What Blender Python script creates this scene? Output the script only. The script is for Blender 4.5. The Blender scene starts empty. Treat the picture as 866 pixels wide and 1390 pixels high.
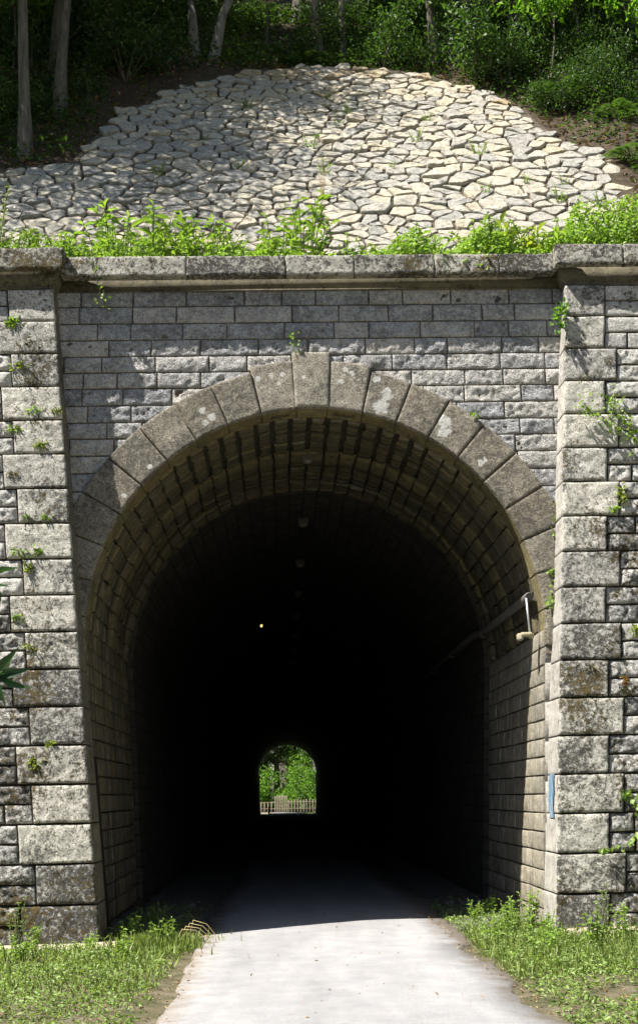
import bpy, math, random
import numpy as np
from mathutils import Vector, Matrix
R = math.radians
rng = np.random.default_rng(7)
random.seed(7)
col = bpy.context.scene.collection
sc = bpy.context.scene

# ---------------------------------------------------------------- camera, sky, sun, exposure
CX, CD, CZ = -0.4115, 15.615, 1.5073
yaw, pitch, roll = -0.03082, 0.23451, 0.02006
cam = bpy.data.cameras.new('camera'); camo = bpy.data.objects.new('camera', cam); col.objects.link(camo)
cam.sensor_fit = 'HORIZONTAL'; cam.sensor_width = 24.0; cam.lens = 1804.0 / 866.0 * 24.0
cam.shift_y = -45.0 / 866.0
cam.clip_start = 0.1; cam.clip_end = 1000
camo.matrix_world = (Matrix.Translation((CX, -CD, CZ)) @ Matrix.Rotation(yaw, 4, 'Z') @ Matrix.Rotation(pitch, 4, 'X')
                     @ Matrix.Rotation(roll, 4, 'Y') @ Matrix.Rotation(R(90), 4, 'X'))
sc.camera = camo

SUN_EL, SUN_A = R(56), R(25)          # elevation; angle in front of the portal's plane, coming from the left
S = Vector((-math.cos(SUN_EL) * math.cos(SUN_A), -math.cos(SUN_EL) * math.sin(SUN_A), math.sin(SUN_EL)))
world = bpy.data.worlds.new('World'); sc.world = world; world.use_nodes = True
wn = world.node_tree.nodes; wl = world.node_tree.links; wn.clear()
sky = wn.new('ShaderNodeTexSky'); sky.sky_type = 'NISHITA'; sky.sun_disc = False
sky.sun_elevation = SUN_EL; sky.sun_rotation = math.atan2(S.x, S.y)
bg = wn.new('ShaderNodeBackground'); bg.inputs[1].default_value = 0.055
wo = wn.new('ShaderNodeOutputWorld'); wl.new(sky.outputs[0], bg.inputs[0]); wl.new(bg.outputs[0], wo.inputs[0])
sun = bpy.data.lights.new('sun', 'SUN'); sun.energy = 5.0; sun.angle = R(0.53); sun.color = (1.0, 0.95, 0.87)
suno = bpy.data.objects.new('sun', sun); col.objects.link(suno); suno.rotation_euler = S.to_track_quat('Z', 'Y').to_euler()
sc.view_settings.view_transform = 'Standard'; sc.view_settings.look = 'None'
sc.view_settings.gamma = 1; sc.view_settings.use_curve_mapping = False
sc.view_settings.exposure = 1.3
sc.render.engine = 'CYCLES'
sc.cycles.max_bounces = 6; sc.cycles.diffuse_bounces = 4; sc.cycles.glossy_bounces = 2
sc.cycles.transmission_bounces = 3; sc.cycles.transparent_max_bounces = 4
sc.cycles.use_denoising = True

# ---------------------------------------------------------------- noise
def _h(ix, iy, iz, s):
    n = (ix.astype(np.int64) * 374761393 + iy.astype(np.int64) * 668265263 + iz.astype(np.int64) * 2147483647 + s * 974634777) & 0xffffffff
    n = ((n ^ (n >> 13)) * 1274126177) & 0xffffffff
    n = ((n ^ (n >> 16)) * 2246822519) & 0xffffffff
    return ((n ^ (n >> 15)) & 0xffff) / 65535.0
def vn(p, s=0):
    p = np.asarray(p, float); i = np.floor(p); f = p - i; f = f * f * (3 - 2 * f)
    i = i.astype(np.int64); x, y, z = i[..., 0], i[..., 1], i[..., 2]; fx, fy, fz = f[..., 0], f[..., 1], f[..., 2]
    r = 0
    for a in (0, 1):
        for b in (0, 1):
            for c in (0, 1):
                r = r + _h(x + a, y + b, z + c, s) * (fx if a else 1 - fx) * (fy if b else 1 - fy) * (fz if c else 1 - fz)
    return r * 2 - 1
def fbm(p, s=0, o=4, g=0.5):
    p = np.asarray(p, float); r = 0; a = 1.0; t = 0
    for k in range(o): r = r + a * vn(p * (2.03 ** k) + k * 7.3, s + k); t += a; a *= g
    return r / t

# ---------------------------------------------------------------- mesh helpers
def mesh_np(name, V, F, mat=None, parent=None, attrs=None, smooth=False, loc=None):
    V = np.asarray(V, np.float32); me = bpy.data.meshes.new(name)
    if isinstance(F, np.ndarray):
        k = F.shape[1]; n = len(F)
        me.vertices.add(len(V)); me.vertices.foreach_set('co', V.ravel())
        me.loops.add(n * k); me.loops.foreach_set('vertex_index', F.astype(np.int32).ravel())
        me.polygons.add(n); me.polygons.foreach_set('loop_start', np.arange(0, n * k, k, dtype=np.int32))
        me.polygons.foreach_set('loop_total', np.full(n, k, np.int32))
        me.update(calc_edges=True)
    else:
        me.from_pydata([tuple(map(float, v)) for v in V], [], F)
    if attrs:
        for an, (typ, data) in attrs.items():
            a = me.attributes.new(an, typ, 'POINT')
            a.data.foreach_set('vector' if typ == 'FLOAT_VECTOR' else 'value', np.asarray(data, np.float32).ravel())
    if smooth: me.polygons.foreach_set('use_smooth', [True] * len(me.polygons))
    if mat: me.materials.append(mat)
    me.validate()
    o = bpy.data.objects.new(name, me); col.objects.link(o)
    if parent is not None: o.parent = parent
    if loc is not None: o.location = loc
    return o
def tag(o, label=None, cat=None, group=None, kind=None):
    if label: o['label'] = label
    if cat: o['category'] = cat
    if group: o['group'] = group
    if kind: o['kind'] = kind
    return o
def empty(name, loc=(0, 0, 0), rz=0):
    o = bpy.data.objects.new(name, None); o.empty_display_size = 0.2; col.objects.link(o); o.location = loc; o.rotation_euler = (0, 0, rz); return o
def copy_tree(o, parent=None):
    c = o.copy(); col.objects.link(c); c.parent = parent
    for ch in list(o.children): copy_tree(ch, c)
    return c

class MB:
    """collects verts / faces / tint of one mesh"""
    def __init__(s): s.V = []; s.F = []; s.T = []; s.U = []; s.n = 0
    def add(s, V, F, t=0.5, uv=None):
        V = np.asarray(V, float).reshape(-1, 3); F = np.asarray(F, int)
        if F.shape[1] == 3: F = np.concatenate([F, F[:, 2:3]], 1) if False else F
        s.V.append(V); s.F.append(F + s.n); s.n += len(V)
        s.T.append(np.full(len(V), t) if np.isscalar(t) else np.asarray(t, float))
        s.U.append(V if uv is None else uv)
    def build(s, name, mat, parent=None, smooth=False, loc=None, off=None):
        V = np.concatenate(s.V)
        if off is not None: V = V - np.array(off)
        same = len({f.shape[1] for f in s.F}) == 1
        F = np.concatenate(s.F) if same else [tuple(int(i) for i in r) for f in s.F for r in f]
        return mesh_np(name, V, F, mat, parent, {'tint': ('FLOAT', np.concatenate(s.T)), 'suv': ('FLOAT_VECTOR', np.concatenate(s.U))}, smooth, loc)

def gridF(nu, nv):
    i = np.arange(nu - 1)[:, None] * nv + np.arange(nv - 1)[None, :]
    return np.stack([i, i + nv, i + nv + 1, i + 1], -1).reshape(-1, 4)
SEED = [1]
def stone(mb, rect, fn, res=0.025, proud=0.03, rough=0.02, bev=0.015, freq=9, flip=False, joint=0.012, tilt=0.004, tint=None, wob=0.004, joint_v=None):
    """one dressed stone face: rect in (u, v), fn(u, v, d) -> xyz with d out of the wall"""
    u0, u1, v0, v1 = rect; j = joint / 2
    jv = j if joint_v is None else joint_v / 2; u0 += j; u1 -= j; v0 += jv; v1 -= jv
    if u1 - u0 < 0.03 or v1 - v0 < 0.03: return
    SEED[0] += 1; k = SEED[0]
    def ax(a, b):
        n = max(2, int((b - a) / res)); inner = np.linspace(a + bev, b - bev, n)
        return np.concatenate([[a], [a + bev * 0.35], inner, [b - bev * 0.35], [b]])
    U, Vv = np.meshgrid(ax(u0, u1), ax(v0, v1), indexing='ij')
    e = np.minimum(np.minimum(U - u0, u1 - U), np.minimum(Vv - v0, v1 - Vv))
    sm = np.clip(e / bev, 0, 1); sm = np.sqrt(1 - (1 - sm) ** 2)
    sm2 = np.clip(e / (bev * 2.5), 0, 1)
    P = np.stack([U, Vv, np.full_like(U, k * 3.17)], -1)
    nz = fbm(P * freq, k % 97, 4, 0.55); nb = vn(P * freq * 0.35, 5)
    nz = nz * 0.75 - 0.75 * np.abs(fbm(P * freq * 1.3 + 9.1, k % 89 + 3, 3, 0.6)) + 0.2
    d = proud * sm + rough * sm2 * (nz * 1.15 + 0.5 * nb + 0.2) + (random.random() - .5) * tilt + ((U - u0) / (u1 - u0) - .5) * (random.random() - .5) * tilt * 2
    d = np.where(e <= 1e-6, -0.02, d)
    wu = vn(P * 6, 11) * wob; wv = vn(P * 6, 12) * wob
    X = fn(U + wu, Vv + wv, d)
    F = gridF(*U.shape)
    if flip: F = F[:, ::-1]
    t = random.random() if tint is None else tint
    mb.add(np.stack(X, -1), F, t, np.stack([U, Vv, d], -1).reshape(-1, 3))

def rbox(mb, x0, x1, y0, y1, z0, z1, res=0.05, rough=0.012, freq=6, t=None, bev=0.012):
    """a worn block: six gridded faces pushed about by one continuous noise"""
    t = random.random() if t is None else t
    def ax(a, b):
        n = max(2, int((b - a) / res) + 1); b2 = min(bev, (b - a) / 3)
        return np.concatenate([[a], np.linspace(a + b2, b - b2, n), [b]])
    X, Y, Z = ax(x0, x1), ax(y0, y1), ax(z0, z1)
    c = np.array([(x0 + x1) / 2, (y0 + y1) / 2, (z0 + z1) / 2]); hs = np.array([x1 - x0, y1 - y0, z1 - z0]) / 2
    for axx, (A, B) in enumerate(((Y, Z), (X, Z), (X, Y))):
        for sgn in (-1, 1):
            U, W = np.meshgrid(A, B, indexing='ij')
            cst = np.full_like(U, c[axx] + sgn * hs[axx])
            P = np.stack([cst, U, W] if axx == 0 else [U, cst, W] if axx == 1 else [U, W, cst], -1)
            # round the edges
            q = np.abs(P - c); near = (q > hs - 1e-6).sum(-1)
            P = P - np.sign(P - c) * np.where((q > hs - 1e-6) & (near[..., None] > 1), bev * 0.45, 0)
            N = np.stack([fbm(P * freq + 13.1 * i, 31 + i, 3) for i in range(3)], -1)
            P = P + N * rough
            F = gridF(*U.shape)
            if (sgn > 0) == (axx == 1): F = F[:, ::-1]
            mb.add(P, F, t)

def tube(mb, pts, rads, seg=8, t=0.5, cap=True):
    pts = [Vector(p) for p in pts]; V = []
    for i, p in enumerate(pts):
        d = (pts[min(i + 1, len(pts) - 1)] - pts[max(i - 1, 0)]).normalized()
        a = d.cross(Vector((0, 0, 1)))
        if a.length < 0.1: a = d.cross(Vector((0, 1, 0)))
        a.normalize(); b = d.cross(a)
        for k in range(seg):
            an = 2 * math.pi * k / seg
            V.append(p + (a * math.cos(an) + b * math.sin(an)) * rads[i])
    F = [(i * seg + k, i * seg + (k + 1) % seg, (i + 1) * seg + (k + 1) % seg, (i + 1) * seg + k) for i in range(len(pts) - 1) for k in range(seg)]
    if cap:
        n = len(V); V.append(pts[0]); V.append(pts[-1]); m = (len(pts) - 1) * seg
        for k in range(0, seg, 1):
            F.append((n, (k + 1) % seg, k, k)); F.append((n + 1, m + k, m + (k + 1) % seg, m + (k + 1) % seg))
        F = [f if f[2] != f[3] else f[:3] for f in F]
        Q = [f for f in F if len(f) == 4]; T3 = [f for f in F if len(f) == 3]
        mb.add([tuple(v) for v in V], Q, t); base = mb.n - len(V)
        mb.F.append(np.array(T3) + base); return
    mb.add([tuple(v) for v in V], F, t)

def prism(mb, bottom, top, t=0.5):
    """closed solid between two rings of the same number of points"""
    n = len(bottom); V = list(bottom) + list(top)
    F = [(i, (i + 1) % n, n + (i + 1) % n, n + i) for i in range(n)]
    mb.add(V, F, t); b = mb.n - 2 * n
    mb.F.append(np.array([tuple(range(n))[::-1]]) + b); mb.F.append(np.array([tuple(range(n, 2 * n))]) + b)

# ---------------------------------------------------------------- materials
class NT:
    def __init__(s, name):
        s.m = bpy.data.materials.new(name); s.m.use_nodes = True; s.t = s.m.node_tree; s.t.nodes.clear()
        s.out = s.t.nodes.new('ShaderNodeOutputMaterial'); s.b = s.t.nodes.new('ShaderNodeBsdfPrincipled')
        s.t.links.new(s.b.outputs[0], s.out.inputs[0]); s.b.inputs['Roughness'].default_value = 0.9
        s.b.inputs['Specular IOR Level'].default_value = 0.25
        s.tc = s.t.nodes.new('ShaderNodeTexCoord')
    def L(s, a, b): s.t.links.new(a, b)
    def attr(s, n):
        a = s.t.nodes.new('ShaderNodeAttribute'); a.attribute_name = n; return a
    def map(s, src, scale=(1, 1, 1), rot=(0, 0, 0)):
        m = s.t.nodes.new('ShaderNodeMapping'); m.inputs['Scale'].default_value = scale; m.inputs['Rotation'].default_value = rot; s.L(src, m.inputs[0]); return m.outputs[0]
    def noise(s, scale, src=None, det=5, rough=0.6, dist=0.0):
        n = s.t.nodes.new('ShaderNodeTexNoise'); n.inputs['Scale'].default_value = scale; n.inputs['Detail'].default_value = det
        n.inputs['Roughness'].default_value = rough; n.inputs['Distortion'].default_value = dist; s.L(src or s.tc.outputs['Object'], n.inputs['Vector']); return n.outputs[0]
    def vor(s, scale, src=None, feat='F1', out=0, rand=1.0):
        n = s.t.nodes.new('ShaderNodeTexVoronoi'); n.feature = feat; n.inputs['Scale'].default_value = scale; n.inputs['Randomness'].default_value = rand
        s.L(src or s.tc.outputs['Object'], n.inputs['Vector']); return n.outputs[out]
    def ramp(s, src, stops):
        r = s.t.nodes.new('ShaderNodeValToRGB'); e = r.color_ramp.elements
        while len(e) < len(stops): e.new(0.5)
        for i, (p, c) in enumerate(stops):
            e[i].position = p; e[i].color = (c, c, c, 1) if not hasattr(c, '__len__') else (*c, 1)
        s.L(src, r.inputs[0]); return r.outputs[0]
    def mix(s, f, a, b, mode='MIX'):
        m = s.t.nodes.new('ShaderNodeMix'); m.data_type = 'RGBA'; m.blend_type = mode
        for v, i in ((f, 0), (a, 6), (b, 7)):
            if isinstance(v, (int, float)): m.inputs[i].default_value = v if i == 0 else (v, v, v, 1)
            elif isinstance(v, tuple): m.inputs[i].default_value = (*v, 1)
            else: s.L(v, m.inputs[i])
        return m.outputs[2]
    def math(s, op, a, b=0.0):
        m = s.t.nodes.new('ShaderNodeMath'); m.operation = op
        for v, i in ((a, 0), (b, 1)):
            if isinstance(v, (int, float)): m.inputs[i].default_value = v
            else: s.L(v, m.inputs[i])
        return m.outputs[0]
    def bump(s, h, strength=0.5, dist=0.02, nrm=None):
        b = s.t.nodes.new('ShaderNodeBump'); b.inputs['Strength'].default_value = strength; b.inputs['Distance'].default_value = dist
        s.L(h, b.inputs['Height'])
        if nrm: s.L(nrm, b.inputs['Normal'])
        s.L(b.outputs[0], s.b.inputs['Normal']); return b.outputs[0]
    def color(s, c): s.L(c, s.b.inputs['Base Color']) if not isinstance(c, tuple) else setattr(s.b.inputs['Base Color'], 'default_value', (*c, 1))
    def sep(s, src):
        n = s.t.nodes.new('ShaderNodeSeparateXYZ'); s.L(src, n.inputs[0]); return n.outputs

def mat_stone(name, a, b, lichen=0.3, dark=0.4, moss=0.2, mosscol=(0.13, 0.095, 0.025), bump=0.6, zmoss=False, chisel=0.0, speck=0.5, spots=False, low_dark=0.0):
    n = NT(name)
    tint = n.attr('tint').outputs['Fac']
    base = n.mix(n.ramp(tint, [(0, 0), (1, 1)]), a, b)
    big = n.noise(1.9, det=5, rough=0.6); mid = n.noise(7, det=7, rough=0.72); fine = n.noise(55, det=5, rough=0.75)
    crust = n.noise(17, det=10, rough=0.82, dist=0.35)
    base = n.mix(1.0, base, n.ramp(mid, [(0.3, 0.62), (0.7, 1.28)]), 'MULTIPLY')
    base = n.mix(1.0, base, n.ramp(fine, [(0.32, 1 - 0.6 * speck), (0.68, 1 + 0.4 * speck)]), 'MULTIPLY')
    # dark biological crust in sharp edged flecks, denser in some places than in others
    thr = n.math('ADD', crust, n.math('MULTIPLY', n.math('SUBTRACT', big, 0.5), 0.45))
    thr = n.math('ADD', thr, n.math('MULTIPLY', n.math('SUBTRACT', tint, 0.5), -0.10))
    if low_dark:
        z = n.sep(n.tc.outputs['Object'])[2]
        thr = n.math('ADD', thr, n.ramp(n.math('DIVIDE', z, 8.0), [(0.0, low_dark + 0.055), (0.45, 0.04), (0.8, 0.0)]))
        thr = n.math('SUBTRACT', thr, 0.045)
    dk = n.ramp(thr, [(0.50, 0), (0.565, dark), (0.72, min(1, dark * 1.15))])
    base = n.mix(dk, base, (0.055, 0.052, 0.048))
    lf = n.math('MULTIPLY', n.ramp(n.noise(26, det=7, rough=0.75), [(0.55, 0), (0.60, 1)]), lichen)
    base = n.mix(lf, base, (0.64, 0.64, 0.60))
    h = n.math('ADD', n.math('MULTIPLY', fine, 0.8), n.math('MULTIPLY', crust, -0.9))
    if moss:
        mn = n.math('ADD', n.noise(19, det=10, rough=0.8, dist=0.2), n.math('MULTIPLY', n.math('SUBTRACT', n.noise(1.3, det=3), 0.5), 0.5))
        if zmoss: mn = n.math('ADD', mn, n.ramp(n.math('DIVIDE', n.sep(n.tc.outputs['Object'])[2], 8.0), [(0.0, 0.05), (0.5, 0.02), (0.9, 0.0)]))
        mm = n.ramp(mn, [(0.64 - 0.15 * moss, 0), (0.675 - 0.15 * moss, 1)])
        mc = n.mix(n.ramp(fine, [(0.42, 0), (0.58, 1)]), mosscol, tuple(c * 0.4 for c in mosscol))
        base = n.mix(n.math('MULTIPLY', mm, 0.92), base, mc)
        h = n.math('ADD', h, n.math('MULTIPLY', mm, 0.8))
    if spots:
        sp = n.sep(n.attr('suv').outputs['Vector'])[2]
        ms = n.ramp(n.math('MULTIPLY', n.math('ADD', sp, n.math('MULTIPLY', n.noise(16, det=8, rough=0.75), 1.9)), 0.5), [(0.74, 0), (0.79, 0.75)])
        base = n.mix(ms, base, (0.60, 0.60, 0.57))
    h = n.math('ADD', h, n.math('MULTIPLY', mid, 1.2))
    if chisel:
        w = n.t.nodes.new('ShaderNodeTexWave'); w.inputs['Scale'].default_value = 7; w.inputs['Distortion'].default_value = 9; w.inputs['Detail'].default_value = 4; w.inputs['Detail Scale'].default_value = 2.2
        n.L(n.map(n.tc.outputs['Object'], (1, 1, 1), (0, R(38), 0)), w.inputs['Vector']); h = n.math('ADD', h, n.math('MULTIPLY', w.outputs['Fac'], chisel))
    n.bump(h, bump, 0.022); n.color(base)
    return n.m
M = {}
M['quoin'] = mat_stone('quoin_stone', (0.44, 0.425, 0.39), (0.60, 0.575, 0.50), lichen=0.6, dark=0.85, moss=0.38, zmoss=True, bump=1.0, speck=1.1, low_dark=0.07)
M['rubble'] = mat_stone('rock_faced_stone', (0.40, 0.395, 0.38), (0.59, 0.57, 0.53), lichen=0.6, dark=0.8, moss=0.34, zmoss=True, bump=1.0, speck=1.0, low_dark=0.05)
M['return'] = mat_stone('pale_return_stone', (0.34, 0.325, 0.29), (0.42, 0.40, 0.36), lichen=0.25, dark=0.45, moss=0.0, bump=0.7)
M['return_dark'] = mat_stone('shaded_return_stone', (0.13, 0.115, 0.085), (0.20, 0.18, 0.135), lichen=0.05, dark=0.6, moss=0.3, bump=0.7)  # left faces: shade put into a darker copy of the return stone, with moss
M['spandrel'] = mat_stone('spandrel_stone', (0.41, 0.42, 0.44), (0.54, 0.515, 0.47), lichen=0.35, dark=0.45, moss=0.0, bump=1.0, chisel=0.35, speck=0.9)
M['voussoir'] = mat_stone('voussoir_stone', (0.25, 0.22, 0.165), (0.38, 0.35, 0.29), lichen=0.10, dark=0.6, moss=0.0, bump=1.0, speck=1.4, spots=True)
M['coping'] = mat_stone('coping_stone', (0.40, 0.38, 0.33), (0.50, 0.48, 0.42), lichen=0.5, dark=0.95, moss=0.60, mosscol=(0.14, 0.105, 0.03), bump=1.0, low_dark=0.0)
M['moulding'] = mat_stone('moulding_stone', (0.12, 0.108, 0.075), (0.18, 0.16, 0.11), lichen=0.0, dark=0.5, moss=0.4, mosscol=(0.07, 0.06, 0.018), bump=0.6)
M['ochre'] = mat_stone('ochre_soffit_stone', (0.20, 0.165, 0.07), (0.28, 0.24, 0.13), lichen=0.05, dark=0.6, moss=0.0, bump=0.9)
M['revet'] = mat_stone('slope_stone', (0.36, 0.355, 0.34), (0.47, 0.43, 0.35), lichen=0.25, dark=0.28, moss=0.05, bump=0.6)
M['bed'] = mat_stone('earthy_bed', (0.10, 0.083, 0.06), (0.14, 0.115, 0.08), lichen=0, dark=0.3, moss=0.5, mosscol=(0.05, 0.07, 0.02), bump=1.0)
M['mortar_dark'] = mat_stone('joint_mortar', (0.07, 0.06, 0.045), (0.10, 0.085, 0.06), lichen=0, dark=0.4, moss=0.3, bump=1.0)
M['mortar_tan'] = mat_stone('joint_mortar_tan', (0.17, 0.14, 0.10), (0.20, 0.17, 0.13), lichen=0, dark=0.5, moss=0.0, bump=1.0)

def mat_bore(name, streak=1.0, ca=(0.07, 0.062, 0.045), cb=(0.19, 0.17, 0.115)):
    n = NT(name); suv = n.attr('suv').outputs['Vector']; tint = n.attr('tint').outputs['Fac']
    # bands that run round the vault (they follow the arc, vary with depth) and runs of lime down the walls
    band = n.noise(1.0, n.map(suv, (0.30, 6.5, 0)), det=6, rough=0.66, dist=0.9)
    run = n.noise(1.0, n.map(suv, (0.22, 8, 0)), det=6, rough=0.68, dist=0.3)
    fine = n.noise(60, det=3); mid = n.noise(11, det=7, rough=0.75)
    c = n.mix(tint, ca, cb)
    c = n.mix(n.ramp(band, [(0.50, 0), (0.60, 0.75 * streak)]), c, (0.26, 0.20, 0.095))
    c = n.mix(n.ramp(run, [(0.56, 0), (0.64, 0.6 * streak)]), c, (0.42, 0.40, 0.35))
    c = n.mix(n.ramp(run, [(0.36, 0.8 * streak), (0.46, 0)]), c, (0.05, 0.045, 0.035))
    c = n.mix(n.ramp(band, [(0.34, 0.7 * streak), (0.44, 0)]), c, (0.035, 0.03, 0.022))
    c = n.mix(1.0, c, n.ramp(mid, [(0.3, 0.45), (0.7, 1.3)]), 'MULTIPLY')
    c = n.mix(n.ramp(n.noise(3.5, det=5), [(0.58, 0), (0.7, 0.35)]), c, (0.07, 0.085, 0.02))
    n.color(c); n.bump(n.math('ADD', fine, n.math('MULTIPLY', mid, 1.6)), 1.0, 0.02)
    return n.m
M['bore'] = mat_bore('vault_stone')
M['band'] = mat_stone('ochre_band_stone', (0.13, 0.108, 0.06), (0.19, 0.16, 0.09), lichen=0.0, dark=0.85, moss=0.0, bump=1.0)
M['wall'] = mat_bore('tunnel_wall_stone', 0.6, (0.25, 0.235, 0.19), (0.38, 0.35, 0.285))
M['wall_dark'] = mat_bore('shaded_wall_stone', 0.9, (0.11, 0.095, 0.065), (0.17, 0.15, 0.105))  # left wall: its shade coloured in as a darker wall stone
def mat_far_bore():
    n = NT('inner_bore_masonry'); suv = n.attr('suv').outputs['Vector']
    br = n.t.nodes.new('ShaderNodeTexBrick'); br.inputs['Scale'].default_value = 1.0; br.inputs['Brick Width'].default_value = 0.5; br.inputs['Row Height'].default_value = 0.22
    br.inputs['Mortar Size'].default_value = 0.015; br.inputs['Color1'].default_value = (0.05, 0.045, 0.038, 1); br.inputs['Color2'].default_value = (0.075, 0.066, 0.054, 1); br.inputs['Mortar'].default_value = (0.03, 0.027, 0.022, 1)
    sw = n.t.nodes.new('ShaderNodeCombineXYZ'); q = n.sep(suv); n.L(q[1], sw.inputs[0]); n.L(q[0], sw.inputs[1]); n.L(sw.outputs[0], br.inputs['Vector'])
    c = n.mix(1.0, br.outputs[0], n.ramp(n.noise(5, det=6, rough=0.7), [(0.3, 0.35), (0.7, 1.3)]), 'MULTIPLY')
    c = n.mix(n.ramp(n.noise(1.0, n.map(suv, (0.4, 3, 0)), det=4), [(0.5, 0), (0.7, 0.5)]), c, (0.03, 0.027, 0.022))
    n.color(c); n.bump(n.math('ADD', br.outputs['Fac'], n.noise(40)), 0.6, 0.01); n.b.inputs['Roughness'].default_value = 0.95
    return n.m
M['far_bore'] = mat_far_bore()  # near-black stone colour deepens the tunnel's darkness with depth

def mat_leaf(name, a, b, trans=0.35, rough=0.5, hue=None):
    n = NT(name); tint = n.attr('tint').outputs['Fac']
    oi = n.t.nodes.new('ShaderNodeObjectInfo')
    c = n.mix(tint, a, b); c = n.mix(1.0, c, n.ramp(oi.outputs['Random'], [(0, 0.8), (1, 1.2)]), 'MULTIPLY')
    n.color(c); n.b.inputs['Roughness'].default_value = rough; n.b.inputs['Specular IOR Level'].default_value = 0.4
    tr = n.t.nodes.new('ShaderNodeBsdfTranslucent'); n.L(n.mix(1.0, c, (1.5, 1.7, 0.6), 'MULTIPLY'), tr.inputs[0])
    mx = n.t.nodes.new('ShaderNodeMixShader'); mx.inputs[0].default_value = trans
    n.L(n.b.outputs[0], mx.inputs[1]); n.L(tr.outputs[0], mx.inputs[2]); n.L(mx.outputs[0], n.out.inputs[0])
    return n.m
M['leaf_tree'] = mat_leaf('tree_leaf', (0.045, 0.09, 0.018), (0.085, 0.15, 0.03))
M['leaf_dark'] = mat_leaf('undergrowth_leaf', (0.032, 0.072, 0.018), (0.075, 0.13, 0.03))
M['leaf_chestnut'] = mat_leaf('chestnut_leaf', (0.08, 0.17, 0.025), (0.15, 0.26, 0.04), trans=0.45)  # lightened so that sapling leaves standing in shade look sunlit
M['leaf_weed'] = mat_leaf('weed_leaf', (0.14, 0.23, 0.045), (0.27, 0.37, 0.09), trans=0.35)
M['leaf_yellow'] = mat_leaf('yellow_green_leaf', (0.16, 0.21, 0.035), (0.28, 0.31, 0.06), trans=0.4)
M['leaf_grey'] = mat_leaf('grey_green_leaf', (0.13, 0.19, 0.07), (0.22, 0.28, 0.12), trans=0.25)
M['leaf_front'] = mat_leaf('foreground_leaf', (0.02, 0.06, 0.022), (0.04, 0.10, 0.025), trans=0.25)
M['leaf_red'] = mat_leaf('red_leaf', (0.30, 0.05, 0.03), (0.20, 0.16, 0.03), trans=0.3)
M['moss_tuft'] = mat_leaf('moss_tuft', (0.10, 0.075, 0.02), (0.17, 0.15, 0.03), trans=0.1, rough=0.9)
M['petal'] = mat_leaf('pale_flower', (0.55, 0.50, 0.42), (0.65, 0.62, 0.5), trans=0.2)
M['straw'] = mat_leaf('dry_stalk', (0.40, 0.30, 0.14), (0.5, 0.4, 0.2), trans=0.1)
def mat_simple(name, a, b, scale=8, rough=0.85, bump=0.4, metal=0, bd=0.01, stretch=(1, 1, 1)):
    n = NT(name); x = n.noise(scale, n.map(n.tc.outputs['Object'], stretch), det=7, rough=0.68)
    n.color(n.ramp(x, [(0.3, a), (0.7, b)])); n.b.inputs['Roughness'].default_value = rough; n.b.inputs['Metallic'].default_value = metal
    n.bump(n.math('ADD', x, n.math('MULTIPLY', n.noise(scale * 7, n.map(n.tc.outputs['Object'], stretch)), 0.4)), bump, bd); return n.m
M['bark'] = mat_simple('bark', (0.05, 0.045, 0.036), (0.19, 0.17, 0.135), 14, bump=1.0, bd=0.03, stretch=(1, 1, 0.2))
M['bark_light'] = mat_simple('pale_bark', (0.08, 0.073, 0.06), (0.26, 0.245, 0.21), 14, bump=1.0, bd=0.03, stretch=(1, 1, 0.2))
M['stem'] = mat_simple('green_stem', (0.10, 0.15, 0.04), (0.16, 0.2, 0.07), 20)
M['soil'] = mat_simple('soil', (0.025, 0.018, 0.012), (0.09, 0.065, 0.04), 5, bump=1.0, bd=0.05)
M['ledge_soil'] = mat_simple('ledge_soil', (0.10, 0.09, 0.05), (0.22, 0.18, 0.12), 6, bump=1.0, bd=0.03)
M['conduit'] = mat_simple('grey_conduit', (0.07, 0.065, 0.06), (0.12, 0.11, 0.10), 12, rough=0.6, bump=0.1)
M['galv'] = mat_simple('galvanised_tube', (0.45, 0.5, 0.55), (0.6, 0.65, 0.7), 18, rough=0.35, metal=0.6, bump=0.05)
M['cream'] = mat_simple('cream_plastic', (0.30, 0.27, 0.17), (0.40, 0.36, 0.25), 16, rough=0.5, bump=0.05)
M['black'] = mat_simple('dark_rubber_and_hollow', (0.01, 0.01, 0.01), (0.03, 0.03, 0.03), 16, rough=0.6, bump=0.05)
M['white_lens'] = mat_simple('lamp_lens', (0.14, 0.14, 0.12), (0.22, 0.22, 0.2), 12, rough=0.4, bump=0.05)
M['fence_wood'] = mat_simple('pale_split_wood', (0.20, 0.17, 0.12), (0.36, 0.31, 0.23), 9, bump=0.5, stretch=(1, 1, 0.15))
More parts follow.
